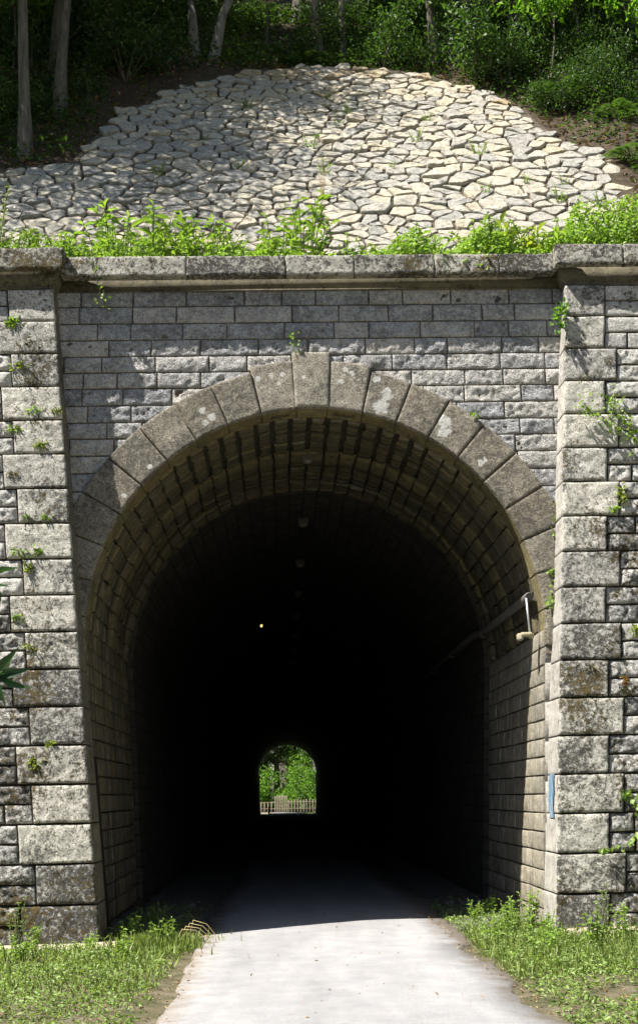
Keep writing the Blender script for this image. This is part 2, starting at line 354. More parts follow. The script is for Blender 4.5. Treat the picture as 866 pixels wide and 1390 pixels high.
def mat_road():
    n = NT('pale_path_surface'); f = n.noise(150, det=3); m = n.noise(3, det=7, rough=0.65); b = n.noise(0.8, det=3)
    c = n.ramp(m, [(0.3, (0.25, 0.25, 0.258)), (0.7, (0.325, 0.32, 0.318))])
    c = n.mix(1.0, c, n.ramp(f, [(0.3, 0.6), (0.7, 1.3)]), 'MULTIPLY')
    c = n.mix(n.ramp(n.noise(45, det=4, rough=.8), [(0.60, 0), (0.64, 0.6)]), c, (0.13, 0.12, 0.11))
    c = n.mix(1.0, c, n.ramp(n.noise(1.0, n.map(n.tc.outputs['Object'], (1.6, .25, 1)), det=5), [(0.35, 0.86), (0.65, 1.1)]), 'MULTIPLY')
    c = n.mix(n.ramp(n.noise(7, det=8, rough=0.75), [(0.60, 0), (0.70, 0.6)]), c, (0.17, 0.15, 0.12))
    ex = n.math('ABSOLUTE', n.math('SUBTRACT', n.sep(n.tc.outputs['Object'])[0], 0.05))
    ed = n.math('ADD', ex, n.math('MULTIPLY', n.noise(3.5, det=7, rough=.7), 0.9))
    c = n.mix(n.ramp(n.math('DIVIDE', ed, 2.0), [(0.78, 0), (0.93, 0.85)]), c, (0.16, 0.13, 0.095))
    n.color(c); n.bump(f, 0.35, 0.006); return n.m
M['road'] = mat_road()
def mat_ground():
    n = NT('verge_ground'); a = n.noise(3, det=8, rough=0.7); f = n.noise(60, det=4)
    c = n.ramp(a, [(0.3, (0.05, 0.065, 0.025)), (0.5, (0.12, 0.105, 0.06)), (0.7, (0.21, 0.18, 0.13))])
    c = n.mix(1.0, c, n.ramp(f, [(0.3, 0.6), (0.7, 1.3)]), 'MULTIPLY'); n.color(c); n.bump(n.math('ADD', a, f), 0.8, 0.03); return n.m
M['ground'] = mat_ground()
M['far_ground'] = mat_simple('dark_meadow', (0.03, 0.05, 0.015), (0.10, 0.13, 0.04), 3, bump=0.8)  # dark green grass colour of the ground beyond the tunnel
M['gravel'] = mat_simple('tunnel_gravel', (0.09, 0.085, 0.075), (0.22, 0.21, 0.19), 25, bump=1.0, bd=0.03)
M['footing'] = mat_simple('pale_footing', (0.30, 0.25, 0.17), (0.45, 0.40, 0.30), 10, bump=0.6)
M['leaf_verge'] = mat_leaf('verge_leaf', (0.11, 0.175, 0.045), (0.21, 0.29, 0.08), trans=0.25)
M['grass'] = mat_leaf('grass_blade', (0.13, 0.19, 0.045), (0.27, 0.33, 0.10), trans=0.3)

# ================================================================ SETTING
ZC, RI, RO = 3.4129, 2.70, 3.25
ZTOP = 7.60
def ax_(z): return 2.50 + 0.088 * z               # x of the pier arris
def pf(z): return 0.66 - 0.052 * z                # how far the pier face stands in front of the wall
BORE_END = 106.0
# -- hillside height field
SLOPE = math.tan(R(48))
def hill(x, y):
    x = np.asarray(x, float); y = np.asarray(y, float)
    z = 8.0 + np.maximum(y - 1.2, 0) * SLOPE
    z2 = 8.0 + 6.8 * SLOPE + (y - 8.0) * 0.80
    z = np.where(y > 8.0, z2, z)
    z = np.where(y > 42, 8.0 + 6.8 * SLOPE + 34 * 0.8 + (y - 42) * 0.1, z)
    z = np.where(y > 80, 8.0 + 6.8 * SLOPE + 34 * 0.8 + 3.8 - (y - 80) * 1.35, z)
    z = np.maximum(z, 7.95)
    bumpy = fbm(np.stack([x * 0.35, y * 0.35, x * 0], -1), 3, 4) * 0.45 + fbm(np.stack([x * 1.6, y * 1.6, x * 0], -1), 9, 3) * 0.12
    k = np.clip((y - 1.0) / 1.5, 0, 1) * np.clip((np.maximum(np.abs(x) - 4.2, 0) + np.maximum(y - 6.5, 0)) / 1.5, 0.0, 1)
    return z + bumpy * k - 0.06 * (1 - k)
def side(x, y):
    """ground in front of the portal: flat cutting with banks"""
    x = np.asarray(x, float); y = np.asarray(y, float)
    d = np.maximum(np.abs(x) - 6.6, 0)
    z = d * 0.85
    n = fbm(np.stack([x * 0.6, y * 0.6, x * 0], -1), 21, 4)
    z = np.minimum(z, 14 + 0 * z) + n * 0.5 * np.clip(d / 2, 0, 1)
    road = np.clip((np.abs(x - 0.05) - 1.35) / 0.8, 0, 1)
    return z + road * (0.03 + 0.035 * n) - 0.03
def hf(name, xs, ys, fn, mat, kind='structure', smooth=True):
    X, Y = np.meshgrid(xs, ys, indexing='ij'); Z = fn(X, Y)
    return tag(mesh_np(name, np.stack([X, Y, Z], -1).reshape(-1, 3), gridF(len(xs), len(ys)), mat, smooth=smooth), kind=kind)
ys = np.concatenate([np.linspace(0.45, 1.2, 4), np.linspace(1.4, 22, 90), np.linspace(23, 110, 60)])
xs = np.concatenate([np.linspace(-60, -13, 24), np.linspace(-12, 12, 97), np.linspace(13, 60, 24)])
hf('hillside', xs, ys, hill, M['soil'])
hf('ground', np.concatenate([np.linspace(-60, -12, 20), np.linspace(-11.5, 11.5, 93), np.linspace(12, 60, 20)]),
   np.concatenate([np.linspace(-80, -22, 12), np.linspace(-20, 0.6, 70)]), side, M['ground'])
def far_ground(x, y):
    d = np.maximum(np.abs(np.asarray(x, float)) - 7.0, 0); return np.minimum(d * 0.6, 8) + 0.0 * y - 0.06 + fbm(np.stack([x * .4, y * .4, x * 0], -1), 5, 3) * 0.06
hf('ground_beyond', np.linspace(-80, 80, 81), np.linspace(105.5, 330, 60), far_ground, M['far_ground'])
# path sheet: near part, through the tunnel, out of the far end and bending left
def path_sheet():
    V = []; F = []
    yy = np.concatenate([np.linspace(-60, -16, 12), np.linspace(-15, 10, 126), np.linspace(12, 100, 30), np.linspace(104, 150, 24)])
    for y in yy:
        bend = -((max(y - 108, 0)) ** 1.6) * 0.045
        for j, u in enumerate((0, .012, .15, .35, .5, .65, .85, .988, 1)):
            w0 = -1.34 + 0.05 * vn(np.array([0.0, y * 1.3, 0.0]), 1) + 0.04 * vn(np.array([0.0, y * 7, 0.0]), 1); w1 = 1.42 + 0.10 * vn(np.array([5.0, y * 1.1, 0.0]), 2) + 0.05 * vn(np.array([5.0, y * 6, 0.0]), 3) + 0.03 * vn(np.array([5.0, y * 15, 0.0]), 3) + (0.25 if y > 4 else 0.25 * max(y + 2, 0) / 6)
            x = w0 + (w1 - w0) * u + bend
            V.append((x, y, -0.05 if j in (0, 8) else 0.014 + 0.02 * (1 - (2 * u - 1) ** 2)))
    n = 9; F = gridF(len(yy), n)[:, ::-1]
    return tag(mesh_np('path', V, F, M['road'], smooth=True), kind='structure')
path_sheet()
# ground inside the tunnel
hf('tunnel_floor', np.linspace(-2.75, 2.75, 34), np.concatenate([np.linspace(0.3, 12, 90), np.linspace(13, 106, 40)]),
   lambda x, y: -0.02 + 0.05 * np.clip((np.abs(x - 0.1) - 1.5) / 0.5, 0, 1) * (1 + fbm(np.stack([x * 5, y * 5, x * 0], -1), 8, 3)), M['gravel'])

# ================================================================ TUNNEL PORTAL
portal = tag(empty('tunnel_portal'), 'old grey stone tunnel portal with round arch, battered side piers and mossy coping', 'tunnel portal')
# spandrel wall: solid backing with the arch hole, then every dressed stone
mb = MB()
ths = np.linspace(0, math.pi, 49); xo = 3.6
inner = [(xo, 0, ZC)] ; V = []
for th in ths:
    c, s_ = math.cos(th), math.sin(th); ri = 2.80
    k = min(xo / max(abs(c), 1e-6), (ZTOP + 0.1 - ZC) / max(s_, 1e-6))
    for y in (0.0, 0.42): V += [(ri * c, y, ZC + ri * s_), (k * c, y, ZC + k * s_)]
F = []
for i in range(len(ths) - 1):
    a, b = i * 4, (i + 1) * 4
    F += [(a, a + 1, b + 1, b), (a + 2, b + 2, b + 3, a + 3), (a, b, b + 2, a + 2), (a + 1, a + 3, b + 3, b + 1)]
mb.add(V, np.array(F)[:, ::-1], 0.5)
back = mb.build('spandrel_wall', M['mortar_tan'], portal)
mb = MB()
fnS = lambda U, V_, d: (U, -d, V_)
z = ZTOP + 0.075; row = 0
while z > 3.3:
    h = 0.213 + (random.random() - .5) * 0.02; z0 = z - h; x = -3.5 - random.random() * 0.3
    while x < 3.4:
        w = random.choice([0.40, 0.46, 0.52, 0.58, 0.64, 0.70]) + random.random() * 0.04
        cs = [(x, z0), (x + w, z0), (x, z), (x + w, z)]
        rr = [math.hypot(a, b - ZC) for a, b in cs]
        if x * (x + w) < 0: rr.append(abs(z - ZC)); rr.append(abs(z0 - ZC))
        lo, hi = min(rr), max(rr)
        if hi > RO - 0.02:
            xa, xb = x, x + w
            if lo < 2.82:      # trim the side that runs into the opening
                lim = math.sqrt(max(2.84 ** 2 - min(abs(z - ZC), abs(z0 - ZC)) ** 2, 0))
                if xa > 0: xa = max(xa, lim)
                elif xb < 0: xb = min(xb, -lim)
                elif abs(xa) > abs(xb): xb = -lim
                else: xa = lim
            if xb - xa > 0.06: stone(mb, (xa, xb, z0, z), fnS, res=0.02, proud=0.010, rough=0.026, bev=0.010, freq=14, joint=0.012, tilt=0.008)
        x += w
    z = z0; row += 1
mb.build('coursed_stonework', M['spandrel'], portal)

# arch ring
LB = [(-1.33, 6.10, .055), (-1.22, 6.02, .06), (-1.29, 5.94, .05), (-0.66, 6.50, .045), (-0.50, 6.53, .045), (-0.36, 6.55, .04), (-0.40, 6.43, .03), (0.92, 6.28, .10), (0.84, 6.13, .11), (0.80, 6.48, .06),
      (1.62, 5.92, .10), (1.60, 5.78, .09), (2.03, 5.40, .05), (2.08, 5.43, .04), (-1.97, 5.40, .04), (-2.27, 5.05, .045), (0.42, 6.60, .04), (0.50, 6.55, .04), (0.36, 6.45, .04), (-0.1, 6.5, .03)]
def spot_field(X, Z):
    f = np.zeros_like(X)
    for x, z, r_ in LB: f = np.maximum(f, np.exp(-((X - x) ** 2 + (Z - z) ** 2) / (2 * (r_ * 0.75) ** 2)))
    return f
mb = MB(); V = []; th2 = np.linspace(-0.12, math.pi + 0.12, 61)
for th in th2:
    for y, r in ((-0.045, 2.715), (-0.045, RO - 0.01), (0.35, RO - 0.01), (0.35, 2.715)): V.append((r * math.cos(th), y, ZC + r * math.sin(th)))
F = []
for i in range(len(th2) - 1):
    for k in range(4): F.append((i * 4 + k, i * 4 + (k + 1) % 4, i * 4 + 4 + (k + 1) % 4, i * 4 + 4 + k))
mb.add(V, np.array(F)[:, ::-1], 0.5)
ring = mb.build('arch_ring', M['mortar_tan'], portal)
def voussoir(a0, a1, ro, key=False, tint=None):
    m = MB(); mid = (a0 + a1) / 2
    rm = (RI + ro) / 2
    fF = lambda U, V_, d: (V_ * np.cos(U / rm), -0.05 - d, ZC + V_ * np.sin(U / rm))
    if key:
        hw0, hw1 = 0.21, 0.245
        fF = lambda U, V_, d: (U / 0.23 * (hw0 + (hw1 - hw0) * (V_ - RI) / (ro - RI)), -0.05 - d, ZC + V_)
        stone(m, (-0.23, 0.23, RI, ro), fF, res=0.03, proud=0.035, rough=0.010, bev=0.02, freq=18, joint=0.01, flip=True, tint=tint, wob=0.002)
    else: stone(m, (a0 * rm, a1 * rm, RI, ro), fF, res=0.022, proud=0.022, rough=0.009, bev=0.015, freq=18, joint=0.010, tint=tint, flip=False, wob=0.002)
    fI = lambda U, V_, d: ((RI - 0.0 - d * 0.3) * np.cos(U / RI), V_, ZC + (RI - d * 0.3) * np.sin(U / RI))
    stone(m, (a0 * RI, a1 * RI, -0.06, 0.35), fI, res=0.04, proud=0.012, rough=0.012, bev=0.012, freq=8, joint=0.008, tint=tint, flip=False, wob=0.0)
    for i_, V_ in enumerate(m.V): u_ = m.U[i_].copy(); u_[:, 2] = spot_field(V_[:, 0], V_[:, 2]) * (V_[:, 1] < -0.03); m.U[i_] = u_
    # the block's back and sides, a plain wedge inside the wall
    if key or ro > 3.3:
        prism(m, [(RI * math.cos(a0) if not key else 0.205, -0.04, ZC + RI * 1.0 if key else ZC + RI * math.sin(a0)),
                  (ro * math.cos(a0) if not key else 0.24, -0.04, ZC + ro - 0.01 if key else ZC + ro * math.sin(a0)),
                  (ro * math.cos(a1) if not key else -0.24, -0.04, ZC + ro - 0.01 if key else ZC + ro * math.sin(a1)),
                  (RI * math.cos(a1) if not key else -0.205, -0.04, ZC + RI if key else ZC + RI * math.sin(a1))],
                 [(RI * math.cos(a0) if not key else 0.205, 0.2, ZC + RI if key else ZC + RI * math.sin(a0)),
                  (ro * math.cos(a0) if not key else 0.24, 0.2, ZC + ro - 0.01 if key else ZC + ro * math.sin(a0)),
                  (ro * math.cos(a1) if not key else -0.24, 0.2, ZC + ro - 0.01 if key else ZC + ro * math.sin(a1)),
                  (RI * math.cos(a1) if not key else -0.205, 0.2, ZC + RI if key else ZC + RI * math.sin(a1))])
    o = m.build('keystone' if key else 'voussoir', M['voussoir'], ring); o.data.materials.append(M['ochre'])
    for p in o.data.polygons:
        if p.center.y > -0.045 or p.normal.z * -math.sin(mid) + p.normal.x * -math.cos(mid) > 0.8: p.material_index = 1
    return o
voussoir(R(86), R(94), 3.425, key=True, tint=0.85)
vt = [0.75, 0.55, 0.35, 0.5, 0.3, 0.25, 0.2, 0.5, 0.3, 0.4]
for sgn in (1, -1):
    a = R(4)
    for k in range(10):
        b = a + R(9.1); c = math.pi / 2
        lo, hi = (c - b, c - a) if sgn > 0 else (c + a, c + b)
        voussoir(lo, hi, RO + (0.07 if k == 0 else 0.0) , tint=vt[k] + (random.random() - .5) * 0.2); a = b
# piers
def pier(sg):
    core = MB(); W = 7.2
    axl = ax_ if sg > 0 else (lambda z: 2.39 + 0.1 * z)
    def ringp(z, e=0.0): return [(sg * (axl(z) + 0.015 - e), 0.45, z), (sg * (axl(z) + 0.015 - e), -pf(z) + 0.015 - e, z), (sg * W, -pf(z) + 0.015 - e, z), (sg * W, 0.45, z)]
    r0, r1 = ringp(-0.3), ringp(ZTOP)
    if sg < 0: r0, r1 = r0[::-1], r1[::-1]
    prism(core, r0, r1, 0.3)
    p = core.build('pier', M['mortar_dark'], portal)
    q = MB(); rb = MB(); rt = MB()
    fq = lambda U, Z, d: (sg * (axl(Z) + U), -pf(Z) - d, Z)
    H = 0.4222
    for k in range(18):
        z0, z1 = k * H, (k + 1) * H
        lng = (k % 2 == 1) if sg > 0 else (k % 2 == 0)
        if k in (17,): lng = False
        w = (0.63 + 0.016 * (7 - z0) if lng else 0.49 + 0.010 * (7 - z0)) + (random.random() - .5) * 0.04
        if sg < 0: w += 0.06
        t = random.random()
        stone(q, (-0.02, w, z0, z1), fq, res=0.022, proud=0.042, rough=0.018 if k != 17 else 0.003, bev=0.010, freq=10, joint=0.016, flip=sg < 0, tint=t, wob=0.006)
        Lr = pf(z0) + 0.02
        fr = lambda U, Z, d: (sg * (axl(Z) - d), -pf(Z) + U * (pf(Z) + 0.02) / Lr, Z)
        stone(rt, (-0.025, Lr, z0, z1), fr, res=0.03, proud=0.012, rough=0.005, bev=0.01, freq=9, joint=0.010, flip=sg > 0, tint=t * .4 + .6, wob=0.002)
        # rock-faced courses behind, two to each quoin
        for j in range(2):
            x = w; za, zb = z0 + j * H / 2, z0 + (j + 1) * H / 2
            first = True
            while x < W - 3.0 + 0.3:
                ww = 0.26 + random.random() * 0.32
                stone(rb, (x, x + ww, za, zb), fq, res=0.02 if x < 1.4 else 0.05, proud=0.012, rough=0.045 if k < 16 else 0.012, bev=0.014, freq=9, joint=0.018, flip=sg < 0, wob=0.006)
                x += ww
            stone(rb, (x, W - axl(za), za, zb), fq, res=0.2, proud=0.012, rough=0.02, flip=sg < 0)
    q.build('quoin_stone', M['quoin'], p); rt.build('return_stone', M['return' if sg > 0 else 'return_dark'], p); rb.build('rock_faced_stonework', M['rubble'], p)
    # moulding under the cap, then the cap slabs
    m = MB()
    a, y0 = axl(ZTOP), pf(ZTOP)
    def rg(z, e): 
        r = [(sg * (a - e), 0.5, z), (sg * (a - e), -y0 - e, z), (sg * 7.3, -y0 - e, z), (sg * 7.3, 0.5, z)]
        return r if sg > 0 else r[::-1]
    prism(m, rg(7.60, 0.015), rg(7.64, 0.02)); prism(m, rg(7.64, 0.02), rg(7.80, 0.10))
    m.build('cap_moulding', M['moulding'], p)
    c = MB(); x = a - 0.15; cuts = [x, x + 0.84, x + 1.8, x + 2.9, x + 3.8, 7.4] if sg > 0 else [x, x + 1.0, x + 2.1, x + 3.0, x + 3.9, 7.4]
    for i in range(5):
        xa, xb = cuts[i] + (0 if i == 0 else 0.006), cuts[i + 1] - 0.006
        if sg < 0: xa, xb = -xb, -xa
        rbox(c, xa, xb, -y0 - 0.20, 0.5, 7.802, 8.07, res=0.03, rough=0.012, freq=7)
    c.build('pier_cap', M['coping'], p)
    return p
pr = pier(1); pl_ = pier(-1)
# blue paint mark on the right return
mb = MB(); V = []; zz = np.linspace(1.22, 1.70, 22)
for z in zz:
    w = 0.5 + 0.35 * vn(np.array([0., z * 9, 1.]), 3)
    for u in np.linspace(0, 1, 8):
        y = -pf(z) + 0.12 + (0.34 - 0.10 * w) * u
        y += 0.05 * vn(np.array([u * 2, z * 12, 4.]), 8); V.append((ax_(z) - 0.026, y, z))
mb.add(V, gridF(22, 8), 0.5)
n = NT('faded_blue_paint'); m_ = n.ramp(n.noise(9, n.map(n.tc.outputs['Object'], (1, 3, 0.8)), det=5), [(0.38, 0), (0.5, 1)])
n.color(n.mix(m_, (0.30, 0.30, 0.29), (0.09, 0.18, 0.27))); M['blue'] = n.m
tag(mb.build('paint_mark', M['blue'], pr), 'faded blue paint smear on the side of the right pier')
for sg in (1, -1):
    jm = MB(); zs = np.linspace(-0.2, ZC + 0.02, 9)
    xi = lambda z: sg * (2.50 + (RI - 2.51) * max(z, 0) / ZC)
    for za, zb in zip(zs[:-1], zs[1:]):
        r0 = [(xi(za) + sg * .02, 0.0, za), (sg * (ax_(za) + .1), 0.0, za), (sg * (ax_(za) + .1), 0.12, za), (xi(za) + sg * .02, 0.12, za)]
        r1 = [(xi(zb) + sg * .02, 0.0, zb), (sg * (ax_(zb) + .1), 0.0, zb), (sg * (ax_(zb) + .1), 0.12, zb), (xi(zb) + sg * .02, 0.12, zb)]
        if sg < 0: r0, r1 = r0[::-1], r1[::-1]
        prism(jm, r0, r1)
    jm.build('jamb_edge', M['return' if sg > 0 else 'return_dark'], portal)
# central coping and its moulding
mb = MB(); x0 = -ax_(7.9) + 0.14
cuts = [x0, -1.52, -0.30, 0.55, 1.55, 2.35, ax_(7.9) - 0.14]
for i in range(6): rbox(mb, cuts[i] + 0.005, cuts[i + 1] - 0.005, -0.27, 0.30, 7.775, 8.03, res=0.028, rough=0.014, freq=7)
mb.build('coping', M['coping'], portal)
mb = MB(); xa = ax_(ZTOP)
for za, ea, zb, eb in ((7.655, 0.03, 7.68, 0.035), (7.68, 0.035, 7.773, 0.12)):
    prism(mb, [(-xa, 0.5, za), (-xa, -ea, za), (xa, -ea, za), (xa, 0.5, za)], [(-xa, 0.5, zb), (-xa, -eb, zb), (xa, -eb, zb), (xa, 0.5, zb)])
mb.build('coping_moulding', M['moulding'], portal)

# ================================================================ TUNNEL BORE
bore = tag(empty('tunnel_bore', (0, 0.35, 0)), 'dark vaulted masonry bore of the tunnel running back to a small bright far opening', 'tunnel')
WALL = ZC; ARC = math.pi * RI; TOT = 2 * WALL + ARC
def prof(s, off):
    """point of the bore's cross-section at running length s (0 = foot of right wall), off = inwards"""
    s = np.asarray(s, float)
    zr = np.clip(s, -1, WALL); xw = 2.51 + (RI - 2.51) * np.clip(zr, 0, None) / WALL
    th = np.clip((s - WALL) / RI, 0, math.pi); sl = TOT - s
    zl = np.clip(sl, -1, WALL); xl = 2.51 + (RI - 2.51) * np.clip(zl, 0, None) / WALL
    X = np.where(s < WALL, xw - off, np.where(s > WALL + ARC, -(xl - off), (RI - off) * np.cos(th)))
    Z = np.where(s < WALL, zr, np.where(s > WALL + ARC, zl, ZC + (RI - off) * np.sin(th)))
    return X, Z
def fB(U, V_, d):
    X, Z = prof(U, d); return (X, V_, Z)
def sheet(mb, s0, s1, y0, y1, off, ns, ny, t=0.5, flip=False):
    Sg, Yg = np.meshgrid(np.linspace(s0, s1, ns), np.linspace(y0, y1, ny), indexing='ij')
    X, Z = prof(Sg, off + 0.0 * Sg); F = gridF(ns, ny)
    mb.add(np.stack([X, Yg, Z], -1), F if not flip else F[:, ::-1], t, np.stack([Sg, Yg, 0 * Sg], -1).reshape(-1, 3))
mb = MB(); sheet(mb, -0.3, TOT + 0.3, -0.0, 4.3, -0.05, 80, 6)
L1 = mb.build('entrance_lining', M['mortar_dark'], bore, off=(0, 0.35, 0))
mb = MB(); mb2 = MB(); mw = [MB(), MB()]; mring = MB()
RINGS = [0.34, 0.72, 1.12, 1.50, 1.98, 2.46, 2.86, 3.26, 3.72, 4.28]
RP = [0.0, 0.006, -0.008, 0.002, 0.034, 0.0, 0.01, -0.006, 0.028]        # how far each ring stands out
RT = [0.75, 0.6, 0.45, 0.3, 0.9, 0.15, 0.35, 0.1, 0.6]
s = 0.0
while s < TOT - 0.1:
    inarc = WALL - 0.1 <= s <= WALL + ARC - 0.1
    th = (s - WALL) / RI
    h = 0.211 if not inarc else 0.215 + 0.03 * random.random()
    if s + h > TOT - 0.05: h = TOT - s
    crown = inarc and R(55) < th < R(125)
    if inarc:
        for k in range(9):
            ring_ = k in (4, 8); front = k < 4
            j = 0.012 if ring_ else ((0.045 + 0.03 * random.random()) if front else 0.03) if crown else (0.010 + 0.02 * (random.random() < 0.3))
            m_ = mring if k == 4 else (mb if k < 4 else mb2)
            stone(m_, (s, s + h, RINGS[k], RINGS[k + 1]), fB, res=0.045, proud=0.014 + RP[k], rough=0.024, bev=0.018, freq=9, joint=j, joint_v=0.03 if not ring_ else 0.02,
                  wob=0.014, tilt=0.02, tint=min(1, max(0, RT[k] + (random.random() - .5) * 0.35)))
    else:
        y = 0.0
        while y < 4.25:
            y2 = min(y + 0.35 + random.random() * 0.4, 4.3)
            stone(mw[s > WALL], (s, s + h, y, y2), fB, res=0.05, proud=0.012, rough=0.013, bev=0.012, freq=9, joint=0.010, joint_v=0.03, wob=0.004, tilt=0.008); y = y2
    s += h
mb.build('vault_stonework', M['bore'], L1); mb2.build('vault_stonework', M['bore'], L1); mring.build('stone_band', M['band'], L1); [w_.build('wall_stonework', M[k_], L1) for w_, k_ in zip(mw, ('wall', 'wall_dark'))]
for o in list(L1.children): o.matrix_parent_inverse = Matrix.Identity(4); o.location = (0, -0.35, 0)
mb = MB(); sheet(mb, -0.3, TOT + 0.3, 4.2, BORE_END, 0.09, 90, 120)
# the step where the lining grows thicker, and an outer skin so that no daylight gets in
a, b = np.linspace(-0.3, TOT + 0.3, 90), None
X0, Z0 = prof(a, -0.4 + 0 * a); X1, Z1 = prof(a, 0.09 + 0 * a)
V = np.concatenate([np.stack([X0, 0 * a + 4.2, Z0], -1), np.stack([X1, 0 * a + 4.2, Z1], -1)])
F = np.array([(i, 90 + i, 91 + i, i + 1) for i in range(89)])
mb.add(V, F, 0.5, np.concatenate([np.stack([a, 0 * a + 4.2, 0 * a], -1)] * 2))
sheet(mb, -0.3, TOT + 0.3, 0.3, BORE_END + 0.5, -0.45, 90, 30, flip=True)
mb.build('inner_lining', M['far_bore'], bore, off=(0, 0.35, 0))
# far portal face
mb = MB(); V = []
for th in ths:
    c, s_ = math.cos(th), math.sin(th); k = min(7.5 / max(abs(c), 1e-6), (8.5 - ZC) / max(s_, 1e-6))
    for y in (BORE_END + 0.0, BORE_END + 0.6): V += [(2.6 * c, y, ZC + 2.6 * s_), (k * c, y, ZC + k * s_)]
F = []
for i in range(len(ths) - 1):
    a_, b_ = i * 4, (i + 1) * 4
    F += [(a_, a_ + 1, b_ + 1, b_), (a_ + 2, b_ + 2, b_ + 3, a_ + 3), (a_, b_, b_ + 2, a_ + 2), (a_ + 1, a_ + 3, b_ + 3, b_ + 1)]
mb.add(V, np.array(F)[:, ::-1], 0.4)
for sg in (1, -1): rbox(mb, min(sg * 2.5, sg * 7.5), max(sg * 2.5, sg * 7.5), BORE_END, BORE_END + 0.6, -0.3, ZC, res=1.0)
mb.build('far_portal_wall', M['rubble'], bore, off=(0, 0.35, 0))

# conduit, bracket lamp, ceiling lamps
t = tag(empty('cable_conduit', (2.5, 0.3, 3.8)), 'grey cable conduit running back along the right tunnel wall', 'conduit')
mb = MB(); tube(mb, [(2.585, 0.24, 3.80), (2.585, 4.1, 3.82), (2.50, 4.4, 3.82), (2.50, 60, 3.85)], [0.055] * 4, 12); mb.build('tube', M['conduit'], t, off=(2.5, 0.3, 3.8), smooth=True)
mb = MB(); tube(mb, [(2.585, 0.22, 3.80), (2.585, 0.238, 3.80)], [0.045] * 2, 12); mb.build('dark_mouth_disc', M['black'], t, off=(2.5, 0.3, 3.8))  # black disc paints the shaded hollow of the conduit mouth
for y in np.arange(1.0, 30, 3.0):
    xx = 2.585 if y < 4.2 else 2.50; mb = MB()
    tube(mb, [(xx, y, 3.80 + 0.0005 * y), (xx, y + 0.04, 3.80 + 0.0005 * y)], [0.062] * 2, 12); mb.build('fixing_clip', M['conduit'], t, off=(2.5, 0.3, 3.8))
t = tag(empty('wall_lamp', (2.6, 0.2, 3.35)), 'small cream lamp hanging from a thin metal tube inside the right side of the arch', 'lamp')
mb = MB(); tube(mb, [(2.545, 0.22, 3.78), (2.56, 0.20, 3.36)], [0.013] * 2, 10); mb.build('drop_tube', M['galv'], t, off=(2.6, 0.2, 3.35), smooth=True)
mb = MB(); rbox(mb, 2.44, 2.58, 0.12, 0.24, 3.31, 3.36, res=0.03, rough=0.002, bev=0.012)
rbox(mb, 2.40, 2.47, 0.13, 0.23, 3.265, 3.35, res=0.03, rough=0.002, bev=0.015); rbox(mb, 2.54, 2.60, 0.14, 0.22, 3.29, 3.345, res=0.03, rough=0.002, bev=0.01)
mb.build('housing', M['cream'], t, off=(2.6, 0.2, 3.35))
mb = MB(); tube(mb, [(2.435, 0.125, 3.29), (2.435, 0.10, 3.27)], [0.022, 0.016], 10); mb.build('lens', M['white_lens'], t, off=(2.6, 0.2, 3.35))
def ceiling_lamp():
    e = empty('ceiling_lamp')
    m = MB(); rbox(m, -0.09, 0.09, -0.06, 0.06, -0.05, 0.06, res=0.05, rough=0.001, bev=0.012); m.build('housing', M['conduit'], e)
    m = MB(); tube(m, [(0, 0, -0.045), (0, 0, -0.075), (0, 0, -0.09)], [0.07, 0.06, 0.025], 12); m.build('lens', M['white_lens'], e, smooth=True)
    return e
e0 = ceiling_lamp(); names = ['nearest', 'second', 'third', 'fourth', 'fifth', 'sixth', 'seventh', 'eighth', 'ninth', 'tenth', 'eleventh', 'twelfth']
for i in range(12):
    o = e0 if i == 0 else copy_tree(e0)
    y = 2.1 + 4.0 * i; o.location = (-0.02, y, ZC + RI - 0.06 if y < 4.2 else ZC + RI - 0.15)
    tag(o, f'{names[i]} small pale lamp on the vault crown, counting inwards from the tunnel mouth', 'lamp', 'small lamps on the tunnel ceiling')
# the one lit lamp deep in the bore
t = tag(empty('lit_lamp', (-0.92, 18.8, 5.86)), 'tiny lit yellow lamp on the left haunch of the dark vault', 'lamp')
m = MB(); rbox(m, -0.07, 0.07, -0.05, 0.05, 0.0, 0.09, res=0.05, rough=0.001); m.build('housing', M['conduit'], t)
m = MB(); tube(m, [(0, -0.02, 0.0), (0, -0.03, -0.05), (0, -0.03, -0.07)], [0.028, 0.025, 0.010], 10)
nn = NT('lit_lens'); nn.b.inputs['Emission Color'].default_value = (1, 0.85, 0.25, 1); nn.b.inputs['Emission Strength'].default_value = 0.8; nn.color((0.8, 0.7, 0.3)); M['lit'] = nn.m
m.build('lens', M['lit'], t, smooth=True)

# pale footing strip and loose stones
tag(empty('stone_footing_left', (-4.5, -0.9, 0)), None)
bpy.data.objects.remove(bpy.data.objects['stone_footing_left'])
mb = MB(); rbox(mb, -7.0, -1.75, -1.05, -0.55, -0.15, 0.035, res=0.06, rough=0.02, freq=3); tag(mb.build('footing_slab', M['footing'], off=(-4, -1, 0), loc=(-4, -1, 0)), 'low tan footing slab along the foot of the left pier', 'footing')
mb = MB(); rbox(mb, 2.55, 7.0, -1.05, -0.55, -0.15, 0.075, res=0.06, rough=0.02, freq=3); tag(mb.build('footing_slab', M['footing'], off=(4, -1, 0), loc=(4, -1, 0)), 'pale footing slab among the weeds at the foot of the right pier', 'footing')

